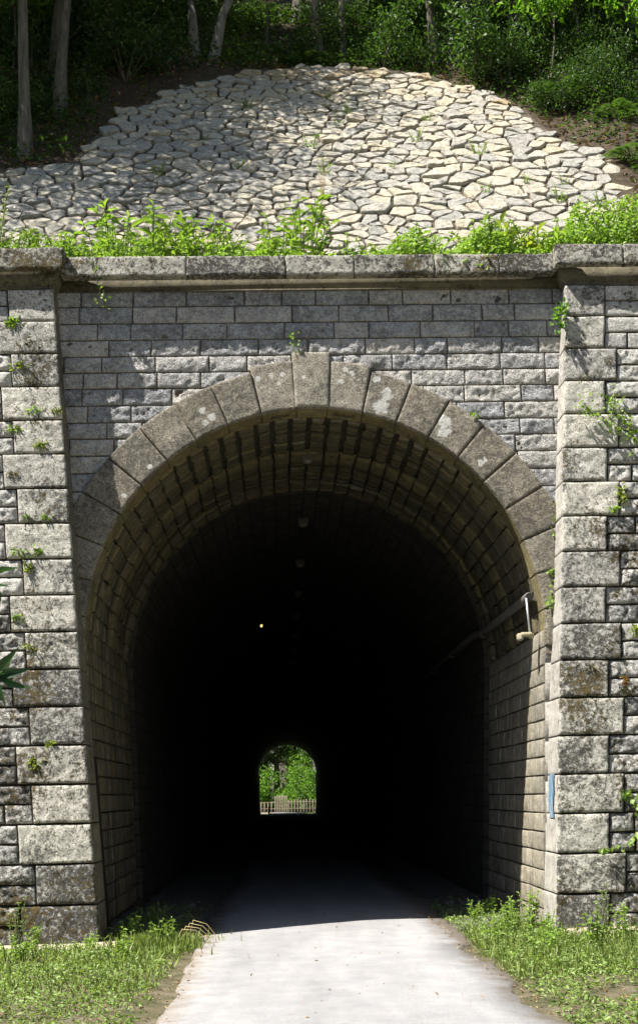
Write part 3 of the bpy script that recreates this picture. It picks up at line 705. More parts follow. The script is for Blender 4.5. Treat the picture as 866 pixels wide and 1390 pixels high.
# ================================================================ STONE REVETMENT ON THE SLOPE
sl = R(48); AX = np.array([1, 0, 0.]); UP = np.array([0, math.cos(sl), math.sin(sl)]); NR = np.array([0, -math.sin(sl), math.cos(sl)]); O0 = np.array([0, 1.2, 8.0])
outline = [(-6.0, -0.3), (-5.59, 4.7), (-4.9, 4.82), (-4.67, 4.88), (-3.79, 5.06), (-3.59, 5.98), (-3.32, 7.07), (-3.12, 7.72), (-2.64, 8.08), (-2.39, 8.87), (-1.93, 9.43), (-1.01, 9.87), (0.44, 10.18), (1.88, 9.93), (2.57, 9.6), (3.11, 8.93), (3.55, 8.37), (4.14, 7.47), (4.31, 6.7), (4.53, 5.96), (4.61, 5.51), (5.34, 5.43), (5.2, 3.9), (5.15, -0.3)]
def inside(p, poly):
    x, y = p; c = False; n = len(poly); j = n - 1
    for i in range(n):
        xi, yi = poly[i]; xj, yj = poly[j]
        if (yi > y) != (yj > y) and x < (xj - xi) * (y - yi) / (yj - yi) + xi: c = not c
        j = i
    return c
def edge_d(p, poly):
    P = np.array(poly); Q = np.roll(P, -1, 0); d = Q - P; t_ = np.clip(((np.array(p) - P) * d).sum(1) / (d * d).sum(1), 0, 1)
    return np.sqrt((((P + d * t_[:, None]) - np.array(p)) ** 2).sum(1)).min()
# jittered seeds -> clipped Voronoi cells, each a pillowed stone
def revetment():
    sx, sy = 0.31, 0.235; pts = []
    yv = -0.4; r = 0
    while yv < 10.6:
        xv = -6.4 + (r % 2) * sx / 2
        while xv < 5.8:
            pts.append((xv + (random.random() - .5) * sx * 1.0, yv + (random.random() - .5) * sy * 1.25)); xv += sx * (0.6 + random.random() * 0.85)
        yv += sy; r += 1
    P = np.array([p_ for p_ in pts if random.random() > 0.12]); mb = MB()
    asp = np.array([1, 1.15])
    for i, p in enumerate(P):
        if not inside(p, outline) or edge_d(p, outline) < 0.05: continue
        dd = ((P - p) * asp); dist = (dd ** 2).sum(1); nb = np.argsort(dist)[1:16]
        poly = [p + np.array(c) for c in ((-1, -1), (1, -1), (1, 1), (-1, 1))]
        for j in nb:
            q = P[j]; w = (q - p) * asp * asp; mid = (p + q) / 2
            out = []
            for a_ in range(len(poly)):
                A, B = poly[a_], poly[(a_ + 1) % len(poly)]; da, db = (A - mid) @ w, (B - mid) @ w
                if da <= 0: out.append(A)
                if (da < 0) != (db < 0): out.append(A + (B - A) * da / (da - db))
            poly = out
            if len(poly) < 3: break
        if len(poly) < 3: continue
        poly = np.array(poly); c = poly.mean(0)
        # shrink (joint), resample and round the outline
        L = np.sqrt(((poly - c) ** 2).sum(1)).mean(); gap = 0.014 + random.random() * 0.016
        N = 24; seg = np.roll(poly, -1, 0) - poly; sl_ = np.sqrt((seg ** 2).sum(1)); cum = np.concatenate([[0], np.cumsum(sl_)])
        tt = np.linspace(0, cum[-1], N, endpoint=False); rs = np.array([poly[k] + seg[k] * ((t_ - cum[k]) / max(sl_[k], 1e-9)) for t_ in tt for k in [min(np.searchsorted(cum, t_, 'right') - 1, len(poly) - 1)]])
        rs = 0.62 * rs + 0.19 * (np.roll(rs, 1, 0) + np.roll(rs, -1, 0))
        k3 = np.stack([rs[:, 0] * 5, rs[:, 1] * 5, 0 * rs[:, 0] + i], -1)
        rad = rs - c; rl = np.sqrt((rad ** 2).sum(1)); f = (rl - gap + 0.018 * vn(k3, 3)) / rl
        hgt = 0.020 + 0.024 * random.random() + (0.03 if random.random() < .08 else 0); tx, ty = (random.random() - .5) * 0.12, (random.random() - .5) * 0.16
        rings = [(1.0, -0.5), (1.0, 0.45), (0.97, 0.85), (0.91, 1.0), (0.6, 1.02), (0.3, 1.03)]
        V = []
        for (rf, hf_) in rings:
            Q = c + rad * (f * rf)[:, None]
            h_ = hf_ * hgt + (tx * (Q[:, 0] - c[0]) + ty * (Q[:, 1] - c[1])) * (hf_ > 0)
            h_ = h_ + 0.030 * fbm(np.stack([Q[:, 0] * 7, Q[:, 1] * 7, 0 * Q[:, 0] + i * 1.3], -1), 5, 3) * (hf_ > 0.5)
            V.append(O0 + Q[:, :1] * AX + Q[:, 1:] * UP + h_[:, None] * NR)
        V.append((O0 + c[0] * AX + c[1] * UP + 1.02 * hgt * NR)[None])
        V = np.concatenate(V); F = [(a_ * N + k, a_ * N + (k + 1) % N, (a_ + 1) * N + (k + 1) % N, (a_ + 1) * N + k) for a_ in range(5) for k in range(N)]
        t_ = random.random() ** 1.5
        t_ = t_ * 0.75 + 0.35 * max(0, min(1, (c[1] - 5) / 4)) * random.random() + (0.35 if random.random() < 0.04 else 0)
        if c[1] > 9.2 and random.random() < 0.3: t_ = 1.15
        mb.add(V, F, t_); mb.F.append(np.array([(5 * N + k, 5 * N + (k + 1) % N, 6 * N) for k in range(N)]) + mb.n - len(V))
    return mb
rv = tag(empty('stone_revetment', (0, 1.2, 8.0)), 'pale crazy-laid stone facing covering the steep bank above the portal', 'stone revetment')
rvm = revetment()
n = NT('slope_stone_tinted'); tint = n.attr('tint').outputs['Fac']
b_ = n.ramp(n.math('MULTIPLY', tint, 0.7), [(0, (0.33, 0.32, 0.29)), (0.3, (0.45, 0.415, 0.34)), (0.65, (0.50, 0.435, 0.31)), (0.95, (0.30, 0.215, 0.11))])
b_ = n.mix(1.0, b_, n.ramp(n.noise(10, det=7, rough=0.7), [(0.25, 0.6), (0.75, 1.25)]), 'MULTIPLY')
b_ = n.mix(n.ramp(n.noise(15, det=8, rough=0.78), [(0.52, 0), (0.62, 0.6)]), b_, (0.08, 0.08, 0.07))
b_ = n.mix(n.ramp(n.noise(26, det=4), [(0.62, 0), (0.66, 0.5)]), b_, (0.65, 0.65, 0.6))
n.color(b_); n.bump(n.math('ADD', n.noise(12, det=8, rough=.7), n.math('MULTIPLY', n.noise(60), .6)), 1.0, 0.03); M['revet2'] = n.m
rvm.build('facing_stone', M['revet2'], rv, off=(0, 1.2, 8.0))
mb = MB(); P2 = [O0 + x * AX + y * UP - 0.004 * NR for x, y in outline]; P3 = [O0 + x * AX + y * UP - 0.5 * NR for x, y in outline]
prism(mb, P3, P2); mb.build('mortar_bed', M['bed'], rv, off=(0, 1.2, 8.0))

# ================================================================ VEGETATION HELPERS
def leaves(mb, P, D, size, aspect=0.4, fold=0.15, tint=None, roll_=1.0, up=0.5):
    """P origins, D directions (unit) : one folded leaf each (two triangles as one bent quad)"""
    n = len(P); P = np.asarray(P, float); D = np.asarray(D, float); size = np.broadcast_to(size, (n,))[:, None]
    r = rng.normal(size=(n, 3)) * roll_ + np.array([0, 0, up * 2]); N = np.cross(np.cross(D, r), D); N /= np.linalg.norm(N, axis=1, keepdims=True) + 1e-9
    B = np.cross(D, N)
    tip = P + D * size - N * size * 0.15; m = P + D * size * 0.45
    L = m + B * size * aspect / 2 + N * size * fold; Rr = m - B * size * aspect / 2 + N * size * fold
    V = np.stack([P, Rr, tip, L], 1).reshape(-1, 3)
    F = np.arange(n * 4).reshape(n, 4); F = np.concatenate([F[:, [0, 1, 2]], F[:, [0, 2, 3]]])
    t = rng.random(n) if tint is None else np.broadcast_to(tint, (n,)); mb.add(V, F, np.repeat(t, 4))
def unit(a): return a / (np.linalg.norm(a, axis=-1, keepdims=True) + 1e-9)

def herb(h=0.5, stems=7, leaf=0.09, asp=0.32, spread=0.35, per=12, mat='leaf_weed', name='leafy_weed', flower=0):
    """bushy herb: root Empty > stems, foliage (> flowers)"""
    e = empty(name); sm = MB(); fm = MB(); fl = MB()
    for k in range(stems):
        a = random.random() * 6.28; r = spread * random.random() ** 0.6; hh = h * (0.55 + 0.45 * random.random())
        p0 = np.array([math.cos(a) * r * 0.35, math.sin(a) * r * 0.35, -0.03]); p1 = np.array([math.cos(a) * r, math.sin(a) * r, hh])
        pts = [p0 + (p1 - p0) * t_ + np.array([0, 0, 0.12 * hh * math.sin(t_ * 3.1)]) for t_ in (0, .35, .7, 1)]
        tube(sm, pts, [0.006, 0.005, 0.004, 0.002], 5, cap=False)
        m_ = per; ts = np.sort(rng.random(m_) * 0.85 + 0.15); P = p0 + (p1 - p0) * ts[:, None] + np.array([0, 0, 1]) * (0.12 * hh * np.sin(ts * 3.1))[:, None]
        an = rng.random(m_) * 6.28; D = unit(np.stack([np.cos(an), np.sin(an), 0.35 + rng.normal(size=m_) * 0.35], -1))
        leaves(fm, P, D, leaf * (0.6 + 0.6 * rng.random(m_)) * (1.15 - 0.4 * ts), asp, roll_=0.5, up=0.8)
        if flower:
            q = p1 + rng.normal(size=(flower, 3)) * 0.03; leaves(fl, q, unit(rng.normal(size=(flower, 3)) + np.array([0, 0, 1])), 0.02, 0.9)
    st = sm.build('stem', M['stem'], e); fo = fm.build('foliage', M[mat], e)
    if flower: fl.build('flowers', M['petal'], e)
    return e
def fern(nf=9, L=0.8, mat='leaf_dark', name='fern'):
    e = empty(name); sm = MB(); fm = MB()
    for k in range(nf):
        a = 6.28 * k / nf + random.random() * 0.5; l = L * (0.7 + 0.4 * random.random()); ts = np.linspace(0, 1, 17)
        d = np.array([math.cos(a), math.sin(a), 0])
        C_ = d * (ts * l * 0.85)[:, None] + np.array([0, 0, 1]) * (l * (0.9 * ts - 0.75 * ts ** 2))[:, None]
        tube(sm, C_[::4], [0.006, 0.005, 0.004, 0.003, 0.002], 4, cap=False)
        b = np.array([-d[1], d[0], 0]); T = unit(np.gradient(C_, axis=0))
        for sg in (1, -1):
            D = unit(sg * b + T * 0.45 - np.array([0, 0, .15])); w = l * 0.26 * np.sin(np.clip(ts * 0.92 + 0.1, 0, 1) * math.pi) ** 0.8 + 0.01
            leaves(fm, C_[1:], D[1:], w[1:], 0.22, fold=0.03, roll_=0.15, up=1)
    sm.build('stem', M['stem'], e); fm.build('fronds', M[mat], e); return e
def shrub(w=0.9, h=1.1, n=1500, leaf=0.08, mat='leaf_dark', name='shrub', asp=0.45):
    e = empty(name); sm = MB(); fm = MB(); nb = 9; ends = []
    for k in range(nb):
        a = random.random() * 6.28; r = w * random.random() ** 0.5; p1 = np.array([math.cos(a) * r, math.sin(a) * r, h * (0.35 + 0.65 * random.random())])
        tube(sm, [(0, 0, -0.1), p1 * 0.45 + np.array([0, 0, .1]), p1], [0.018, 0.011, 0.004], 5, cap=False); ends.append(p1); ends.append(p1 * 0.6)
    ends = np.array(ends); P = ends[rng.integers(0, len(ends), n)] + rng.normal(size=(n, 3)) * w * np.array([0.2, 0.2, 0.15])
    P[:, 2] = np.abs(P[:, 2]); D = unit(rng.normal(size=(n, 3)) + np.array([0, 0, -.1])); leaves(fm, P, D, leaf * (0.6 + 0.7 * rng.random(n)), asp, up=0.7)
    sm.build('branches', M['bark'], e); fm.build('foliage', M[mat], e); return e
def tree(h=9, r=0.16, cr=2.6, n=5200, leaf=0.16, lean=(0, 0), mat='leaf_tree', name='tree', asp=0.38, crown_from=0.45, clumps=26, flat=0.55, bark='bark'):
    e = empty(name); tm = MB(); cmm = MB(); pts = []; rads = []
    for i in range(10):
        t_ = i / 9; pts.append(np.array([lean[0] * t_ ** 1.4 + 0.12 * math.sin(t_ * 5 + h), lean[1] * t_ ** 1.4 + 0.1 * math.cos(t_ * 4 + r * 40), h * t_ - 0.3 * (i == 0)])); rads.append(r * (1 - 0.8 * t_) * (1.5 if i == 0 else 1))
    tube(tm, pts, rads, 12, cap=False); cents = []
    for k in range(clumps):
        t_ = crown_from + (1 - crown_from) * random.random(); b = np.array([np.interp(t_ * 9, range(10), [p[i] for p in pts]) for i in range(3)])
        a = random.random() * 6.28; rr = cr * (0.35 + 0.65 * random.random()) * (1.15 - 0.6 * (t_ - crown_from) / (1 - crown_from)); en = b + np.array([math.cos(a) * rr, math.sin(a) * rr, 0.2 + random.random() * 0.9])
        tube(tm, [b, b * 0.5 + en * 0.5 + np.array([0, 0, 0.25]), en], [r * 0.28, r * 0.16, 0.008], 5, cap=False); cents.append((en, 0.45 + 0.35 * random.random())); cents.append((b * 0.4 + en * 0.6, 0.4))
    cc = np.array([c for c, _ in cents]); cs = np.array([s_ for _, s_ in cents]); ix = rng.integers(0, len(cents), n)
    P = cc[ix] + rng.normal(size=(n, 3)) * cs[ix][:, None] * np.array([1, 1, flat]) * cr / 2.6
    D = unit(rng.normal(size=(n, 3)) * np.array([1, 1, .5]) + np.array([0, 0, -.35])); leaves(cmm, P, D, leaf * (0.65 + 0.6 * rng.random(n)), asp, up=0.9)
    tm.build('trunk', M[bark], e, smooth=True); cmm.build('crown', M[mat], e); return e
def H(x, y): return float(hill(np.array(x), np.array(y)))
def put(o, x, y, z=None, rz=None, s=1.0, tilt=0):
    o.location = (x, y, H(x, y) if z is None else z); o.rotation_euler = (tilt, 0, random.random() * 6.28 if rz is None else rz); o.scale = (s, s, s); return o

# ================================================================ FOREST ABOVE THE BANK
G1 = 'forest trees on the hillside above'
protos = [tree(9, 0.11, 2.8, 7200), tree(11, 0.14, 3.2, 9000, clumps=34), tree(7, 0.075, 2.2, 5000, leaf=0.14, clumps=20)]
named = [
    (0, -4.62, 4.9, 1.0, 'straight grey tree trunk standing alone at the far left edge of the bank', 1.5),
    (1, -4.6, 8.2, 0.9, 'dim dark trunk in the deep shade behind the left edge tree', 0.4),
    (2, 3.85, 9.2, 1.1, 'slim pale sapling trunk among bright leaves at the right of the bank top', 2.2),
    (1, 4.75, 10.2, 0.85, 'thicker upright trunk just right of the slim pale sapling', 3.0),
    (2, 1.15, 9.0, 1.0, 'thin dark trunk rising from the middle of the bank crest', 4.0)]
used = set()
def take(i):
    if i not in used: used.add(i); return protos[i]
    return copy_tree(protos[i])
for i, x, y, s_, lab, rz in named: tag(put(take(i), x, y, rz=rz, s=s_), lab, 'tree', G1)
t = tree(9, 0.095, 2.6, 4200, lean=(6.0, 0.3), bark='bark_light'); tag(put(t, -1.70, 8.35, rz=0), 'tree with a thick grey trunk leaning right above the top left of the stone facing', 'tree', G1)
t = tree(8.5, 0.09, 2.4, 4200, lean=(-0.6, 0.3), bark='bark_light'); tag(put(t, -2.1, 8.9, rz=0), 'upright grey trunk directly left of the leaning tree', 'tree', G1)
for x_, y_, lx, ly, lab in [(0.55, 8.9, -0.5, -3.0, 'slender tree added to dapple the middle of the stone facing'), (2.9, 8.8, -0.6, -2.8, 'slender tree added to dapple the right side of the stone facing')]:  # trees added on the crest, leaning forward to throw dappled shade
    t = tree(9.5, 0.085, 2.7, 5200, lean=(lx, ly), crown_from=0.5); tag(put(t, x_, y_, rz=0), lab, 'tree', G1)
bgt = [(-8, 9, 1), (-6.2, 13, 0), (-3, 14, 1), (0.5, 13, 0), (3.2, 14, 1), (6.5, 12.5, 0), (8.5, 9, 1), (7.2, 7.2, 2), (10, 14, 1), (-10, 14, 0), (-1.2, 18, 1), (5, 18.5, 1), (-6, 19, 1), (2.2, 11.3, 2), (9.5, 20, 0), (-9, 5.5, 0), (-11, 9, 1), (-2.5, 22, 1), (2, 23, 0), (7.5, 24, 1), (-7.5, 24, 0)]
for x, y, i in bgt:
    tag(put(take(i), x + random.random() - .5, y, s=0.9 + 0.4 * random.random()), 'leafy broadleaf tree in the dark forest behind the front row of trunks', 'tree', 'background forest trees')
# crowns of the cutting's left side that dapple the bank (they stand on the bank, out of the picture to the left)
for k, (x, y, s_) in enumerate([(-9.5, 3.4, 1.05), (-12.5, 6.0, 1.25), (-7.3, 5.2, 0.95), (-6.2, 3.2, 0.9), (-8.2, 7.0, 1.0), (-4.2, 6.4, 0.8)]):
    tag(put(copy_tree(protos[1]), x, y, s=s_), 'tall broadleaf tree on the bank left of the portal', 'tree', 'trees on the left bank')

# undergrowth
sp = [shrub(), shrub(0.7, 0.8, 1100, 0.07), shrub(1.1, 1.6, 2000, 0.11, asp=0.4)]
fp = [fern(), fern(11, 1.0)]
sup, fup = set(), set()
def tk(pool, u, i):
    if i not in u: u.add(i); return pool[i]
    return copy_tree(pool[i])
for k in range(110):
    for _ in range(40):
        x = random.uniform(-7, 8); y = random.uniform(3.2, 14)
        v = (y - 1.2) / math.cos(sl)
        if y < 8.2 and (inside((x, v), outline) or edge_d((x, v), outline) < 0.4): continue
        if abs(x) > 6 and y < 4: continue
        if (-2.9 < x < -0.5 and 6 < y < 9) or (3.3 < x < 5.1 and 7.6 < y < 9.2): continue
        break
    i = k % 3; sc_ = random.uniform(0.6, 1.15) * (0.7 if y < 7 else 1)
    tag(put(tk(sp, sup, i), x, y, s=sc_), 'dark green shrub in the shaded undergrowth around the stone facing', 'shrub', 'undergrowth shrubs')
fl_ = [(-3.3, 7.6, 1, 'broad fern spreading in shade at the upper left edge of the stone facing'), (0.15, 8.5, 0, 'small fern on the crest above the middle of the stone facing'), (4.9, 6.4, 1, 'fern hanging over bare soil at the right of the stone facing')]
for x, y, i, lab in fl_: tag(put(tk(fp, fup, i), x, y, s=1.0), lab, 'fern', 'ferns on the bank')
for x, y in [(-4.6, 7.0), (-5.2, 6.0), (5.6, 5.6), (6.1, 7.4), (-2.9, 9.2), (5.8, 9.0), (-5.6, 8.8), (5.5, 4.4)]:
    tag(put(copy_tree(fp[random.random() < .5]), x, y, s=random.uniform(.6, .95)), 'fern in the shaded undergrowth', 'fern', 'ferns in the undergrowth')
# chestnut saplings with leaf colour lightened to look sunlit
csap = [tree(3.2, 0.03, 1.2, 900, leaf=0.24, mat='leaf_chestnut', name='chestnut_sapling', asp=0.28, crown_from=0.2, clumps=12, flat=0.4)]
for k, (x, y, lab) in enumerate([(3.2, 8.6, 'chestnut sapling with long bright leaves left of the slim pale trunk'), (4.4, 8.4, 'chestnut sapling with drooping leaves in front of the right trunks'), (5.5, 7.6, 'chestnut sapling with a spray of leaves coloured as sunlit at the right edge'),
                                 (-4.9, 9.5, 'chestnut sapling coloured sunlit yellow green at the upper left corner'), (6.2, 9.2, 'tall chestnut sapling behind the right edge sapling'), (-0.6, 10.0, 'chestnut sapling right of the leaning tree'), (6.6, 7.0, 'chestnut sapling with broad sprays low at the right edge'), (4.9, 7.2, 'chestnut sapling over the bare soil right of the facing'), (2.3, 9.6, 'chestnut sapling above the right shoulder of the facing'), (7.2, 8.4, 'chestnut sapling in the upper right corner'), (-5.6, 8.2, 'chestnut sapling in shade behind the far left trunk')]):
    tag(put(csap[0] if k == 0 else copy_tree(csap[0]), x, y, s=random.uniform(.8, 1.1)), lab, 'sapling', 'chestnut saplings')
# leafy ground cover on the slope
def cover(name, n, gen, size, mat, asp=0.5, up=0.8):
    P = gen(n); mb = MB(); D = unit(rng.normal(size=(len(P), 3)) * np.array([1, 1, .35]) + np.array([0, -.2, .25])); leaves(mb, P, D, size * (0.5 + rng.random(len(P))), asp, up=up); return mb.build(name, M[mat])
def gen_hill(n):
    X = rng.uniform(-8, 9, n); Y = rng.uniform(1.6, 14, n); keep = []
    dens = fbm(np.stack([X * 0.9, Y * 0.9, X * 0], -1), 44, 3)
    for i in range(n):
        v = (Y[i] - 1.2) / math.cos(sl)
        if Y[i] < 8.3 and (inside((X[i], v), outline) or edge_d((X[i], v), outline) < 0.05 + 0.45 * random.random() ** 2): continue
        if dens[i] < random.uniform(-0.6, 0.1): continue
        keep.append(i)
    X, Y = X[keep], Y[keep]; Z = hill(X, Y) + rng.random(len(X)) ** 2 * 0.45; return np.stack([X, Y, Z], -1)
tag(cover('ground_cover', 120000, gen_hill, 0.085, 'leaf_dark'), kind='stuff')
# fallen leaves / litter
def gen_lit(n):
    X = rng.uniform(-7, 8, n); Y = rng.uniform(3, 10, n); ok = [i for i in range(n) if not inside((X[i], (Y[i] - 1.2) / math.cos(sl)), outline)]
    X, Y = X[ok], Y[ok]; return np.stack([X, Y, hill(X, Y) + 0.02], -1)
M['litter'] = mat_leaf('leaf_litter', (0.16, 0.10, 0.05), (0.30, 0.20, 0.11), trans=0.05, rough=0.9)
tag(cover('leaf_litter', 9000, gen_lit, 0.09, 'litter', up=2), kind='stuff')

# ================================================================ WEEDS ON THE LEDGE ABOVE THE COPING
GW = 'weeds growing on the ledge behind the coping'
# soil ledge is part of the hillside; low clover-like mat spills over the coping
def gen_ledge(n):
    X = rng.uniform(-4.6, 5.6, n); Y = rng.uniform(0.22, 1.3, n) ** 1.15; d = fbm(np.stack([X * 1.3, Y, X * 0], -1), 61, 3)
    hh = np.clip(0.65 + 1.0 * fbm(np.stack([X * 2.2, X * 0, X * 0], -1), 77, 2), 0.1, 1.3); top = 0.18 + 0.78 * np.clip((X - 0.5) / 2, 0, 1) * hh + 0.12 * d
    k = rng.random(n) < 0.35 + 0.65 * np.clip((X + 0.5) / 2, 0, 1) + d * 0.4
    Z = np.where(Y < 0.5, 8.06, 8.0 + np.maximum(Y - 1.2, 0) * SLOPE) + rng.random(n) * np.clip(top, 0.03, 1)
    return np.stack([X, Y, Z], -1)[k]
tag(cover('clover_mat', 80000, gen_ledge, 0.05, 'leaf_weed', asp=0.7), kind='stuff')
wp = [herb(0.75, 9, 0.13, 0.26, 0.35, 16), herb(0.55, 8, 0.11, 0.30, 0.3, 14), herb(0.5, 12, 0.06, 0.5, 0.35, 26), herb(0.95, 14, 0.05, 0.45, 0.38, 34, 'leaf_grey', 'flowering_weed', 6), herb(0.45, 7, 0.12, 0.3, 0.25, 12, 'leaf_yellow')]
wu = set()
ledge = [(3, -4.15, .8, 1.0, 'tall grey green flowering weed at the far left above the left pier'), (1, -3.75, .7, .8, 'low leafy weed beside the tall flowering weed'), (2, -3.4, .7, .8, None), (1, -2.95, .7, .75, 'weed with arching leaves above the left end of the coping'), (0, -2.45, .75, .9, 'tall leafy weed, first of the bushy clump left of centre'), (0, -2.0, .7, 1.05, 'tallest bushy weed of the clump left of centre'),
         (1, -1.7, .6, 1.0, None), (4, -1.95, .45, .8, 'yellow green weed at the front of the left clump'), (0, -1.35, .8, .85, 'bushy weed at the right end of the left clump'), (1, -0.85, .7, .75, None), (0, -0.35, .7, .9, 'tall leafy weed just left of the coping middle'), (0, -0.05, .8, 1.0, 'upright weed with a spire of leaves above the keystone'), (2, 0.45, .7, .9, None), (2, 0.95, .7, .9, None), (1, 1.3, .7, .7, 'small weed on the ledge right of the keystone'),
         (2, 1.75, .6, 1.0, None), (2, 2.2, .6, 1.1, None), (2, 2.5, .8, 1.25, None), (4, 2.85, .9, 1.5, 'tall yellow green weed with strap leaves beside the right pier cap'), (4, 3.0, .8, 1.2, 'yellow green weed with broad blades at the right pier cap'), (2, 3.0, .6, 1.1, None), (2, 3.5, .9, 1.2, None), (2, 4.0, .9, 1.3, None), (3, 4.4, 1.2, .9, 'grey green flowering weed above the right pier'), (2, 4.7, 1.0, 1.2, None), (3, 5.1, 1.3, .9, 'flowering weed at the far right edge of the ledge'), (2, -0.6, .6, .7, None), (2, -1.1, .55, .7, None), (2, -3.1, .6, .7, None)]
for i, x, y, s_, lab in ledge:
    y = 0.36 + (y - 0.3) * 0.55; o = tk(wp, wu, i); put(o, x, y, z=7.98, s=s_ * (1.65 if x < 0.3 else 1.35))
    tag(o, lab or 'small leaved weed growing low on the ledge behind the coping', 'weed', GW)
for k, (x, y, w_, h_, m_, lab) in enumerate([(-4.25, .75, .55, 1.15, 'leaf_grey', 'dense grey green bushy plant at the far left end of the ledge'), (-3.75, .65, .35, .7, 'leaf_weed', 'round leafy bush above the left pier cap'), (4.5, 1.0, .6, .95, 'leaf_grey', 'dense grey green bushy plant above the right pier'),
                                              (5.2, 1.3, .6, 1.1, 'leaf_grey', 'grey green bush at the far right end of the ledge'), (-2.3, .6, .55, .75, 'leaf_weed', 'dense bright leafy clump left of centre on the ledge'), (2.6, .8, .5, .7, 'leaf_weed', 'dense leafy clump on the ledge before the right pier cap')]):
    o = shrub(w_, h_, 2600, 0.05 if m_ == 'leaf_grey' else 0.075, mat=m_, name='bushy_weed', asp=0.38); put(o, x, y, z=7.95); tag(o, lab, 'weed', GW)
for k in range(78):
    x = random.uniform(-4.4, 5.2) if k % 2 else random.uniform(-4.4, 0.6); i = random.choice([2, 2, 1, 4]) if x > 0.2 else random.choice([0, 1, 1, 2]); o = copy_tree(wp[i]); put(o, x, random.uniform(0.4, 1.0), z=7.98, s=random.uniform(.8, 1.25) * (1.3 if x > 1.0 else 1.0))
    tag(o, 'small leaved weed growing low on the ledge behind the coping', 'weed', GW)
# weeds rooted in joints of the stone facing
G5 = 'tufts growing in the joints of the stone facing'
tf = herb(0.28, 6, 0.05, 0.35, 0.16, 9, name='joint_weed')
first = True
for u, v in [(0.9, 7.2), (0.7, 6.6), (1.0, 5.4), (0.4, 4.4), (2.3, 6.9), (2.0, 5.8), (1.5, 4.6), (3.0, 5.2), (-0.9, 7.6), (-1.6, 6.0), (0.2, 5.6), (3.6, 4.0), (2.9, 3.6), (-2.3, 4.4), (-1.0, 4.7), (4.2, 3.9), (4.0, 3.2), (4.6, 3.0), (0.6, 8.2), (-0.3, 3.0)]:
    o = tf if first else copy_tree(tf); first = False; p = O0 + u * AX + v * UP; o.location = p; o.rotation_euler = (0, 0, random.random() * 6); o.scale = (random.uniform(.6, 1.3),) * 3
    tag(o, 'small green tuft rooted between the stones of the facing', 'weed', G5)
mb = MB()
base = O0 + 0.32 * AX + 3.3 * UP
for k in range(5): tube(mb, [base, base + np.array([0.03 * k - .06, -0.05, 0.5]), base + np.array([0.08 * k - .16, -0.1, 0.75 + 0.12 * (k % 3)])], [0.006, 0.004, 0.002], 4, cap=False)
tag(mb.build('dry_stalk', M['straw'], off=base, loc=base), 'bare brown dry stalk standing against the stone facing', 'dry plant')

# ---- climbing and hanging plants on the portal
def vine(name, pts, leaf=0.06, per=14, spread=0.04, mat='leaf_weed', asp=0.8, label='', cat='climbing plant', rs=0.005):
    pts = np.array(pts, float); o = empty(name, tuple(pts[0])); sm = MB(); fm = MB(); p0 = pts[0]
    tube(sm, [tuple(p - p0) for p in pts], [rs] * (len(pts) - 1) + [0.002], 5, cap=False)
    n_ = per * (len(pts) - 1); ts = rng.random(n_) * (len(pts) - 1); C_ = np.stack([np.interp(ts, range(len(pts)), pts[:, i] - p0[i]) for i in range(3)], -1)
    C_ += rng.normal(size=C_.shape) * spread * np.array([1, .5, 1]); C_[:, 1] -= 0.02
    leaves(fm, C_, unit(rng.normal(size=C_.shape) + np.array([0, -1.0, -.3])), leaf * (0.6 + 0.7 * rng.random(n_)), asp, up=0.3)
    sm.build('stem', M['stem'], o); fm.build('foliage', M[mat], o); return tag(o, label, cat)
vine('trailing_vine', [(-2.72, 0.1, 8.1), (-2.66, -0.22, 8.05), (-2.62, -0.24, 7.8), (-2.58, -0.2, 7.55), (-2.48, -0.17, 7.4)], 0.06, 9, 0.03, label='thin vine trailing over the left end of the coping')
for k, x in enumerate((1.6, 1.85, 2.15)):
    vine('overhanging_weed', [(x, 0.2, 8.1), (x + .02, -0.2, 8.08), (x + .03, -0.22, 7.95 - .05 * k)], 0.055, 34, 0.07, label='leafy weed spilling over the front of the coping near its right end', rs=0.004)['group'] = 'weeds spilling over the coping'
vine('ivy_tuft', [(3.10, -0.30, 7.32), (3.06, -0.38, 7.25), (3.02, -0.42, 7.14), (2.99, -0.4, 7.02)], 0.075, 22, 0.05, mat='leaf_chestnut', label='bright ivy tuft hanging on the upper corner of the right pier')
vine('climbing_weed', [(3.62, -0.40, 6.12), (3.60, -0.47, 5.95), (3.66, -0.5, 5.8), (3.75, -0.5, 5.65), (3.85, -0.5, 5.5)], 0.055, 34, 0.08, label='bushy green weed growing from the right pier beside the quoins')
vine('climbing_weed', [(3.60, -0.40, 5.75), (3.45, -0.47, 5.80), (3.28, -0.5, 5.92), (3.2, -0.5, 6.05)], 0.055, 22, 0.06, label='green weed reaching left across the quoins of the right pier')
vine('moss_cushion', [(3.62, -0.42, 5.0), (3.6, -0.44, 4.9), (3.62, -0.45, 4.8)], 0.04, 30, 0.03, mat='leaf_yellow', label='yellow green tuft in a joint of the right pier below the bushy weed', cat='weed')
vine('bindweed_vine', [(3.9, -0.66, 0.12), (3.75, -0.74, 0.45), (3.55, -0.72, 0.9), (3.45, -0.72, 1.25), (3.42, -0.70, 1.42)], 0.08, 8, 0.025, label='vine with heart shaped leaves climbing the foot of the right pier', asp=0.9)
vine('bindweed_vine', [(3.45, -0.70, 1.05), (3.30, -0.72, 0.92), (3.15, -0.73, 0.88), (3.0, -0.73, 0.92)], 0.07, 6, 0.02, label='side shoot of vine reaching left over the right pier quoins', asp=0.9)
vine('red_weed', [(3.42, -0.62, 2.75), (3.47, -0.64, 2.68)], 0.05, 16, 0.02, mat='leaf_red', label='small reddish weed in a joint of the right pier', cat='weed')
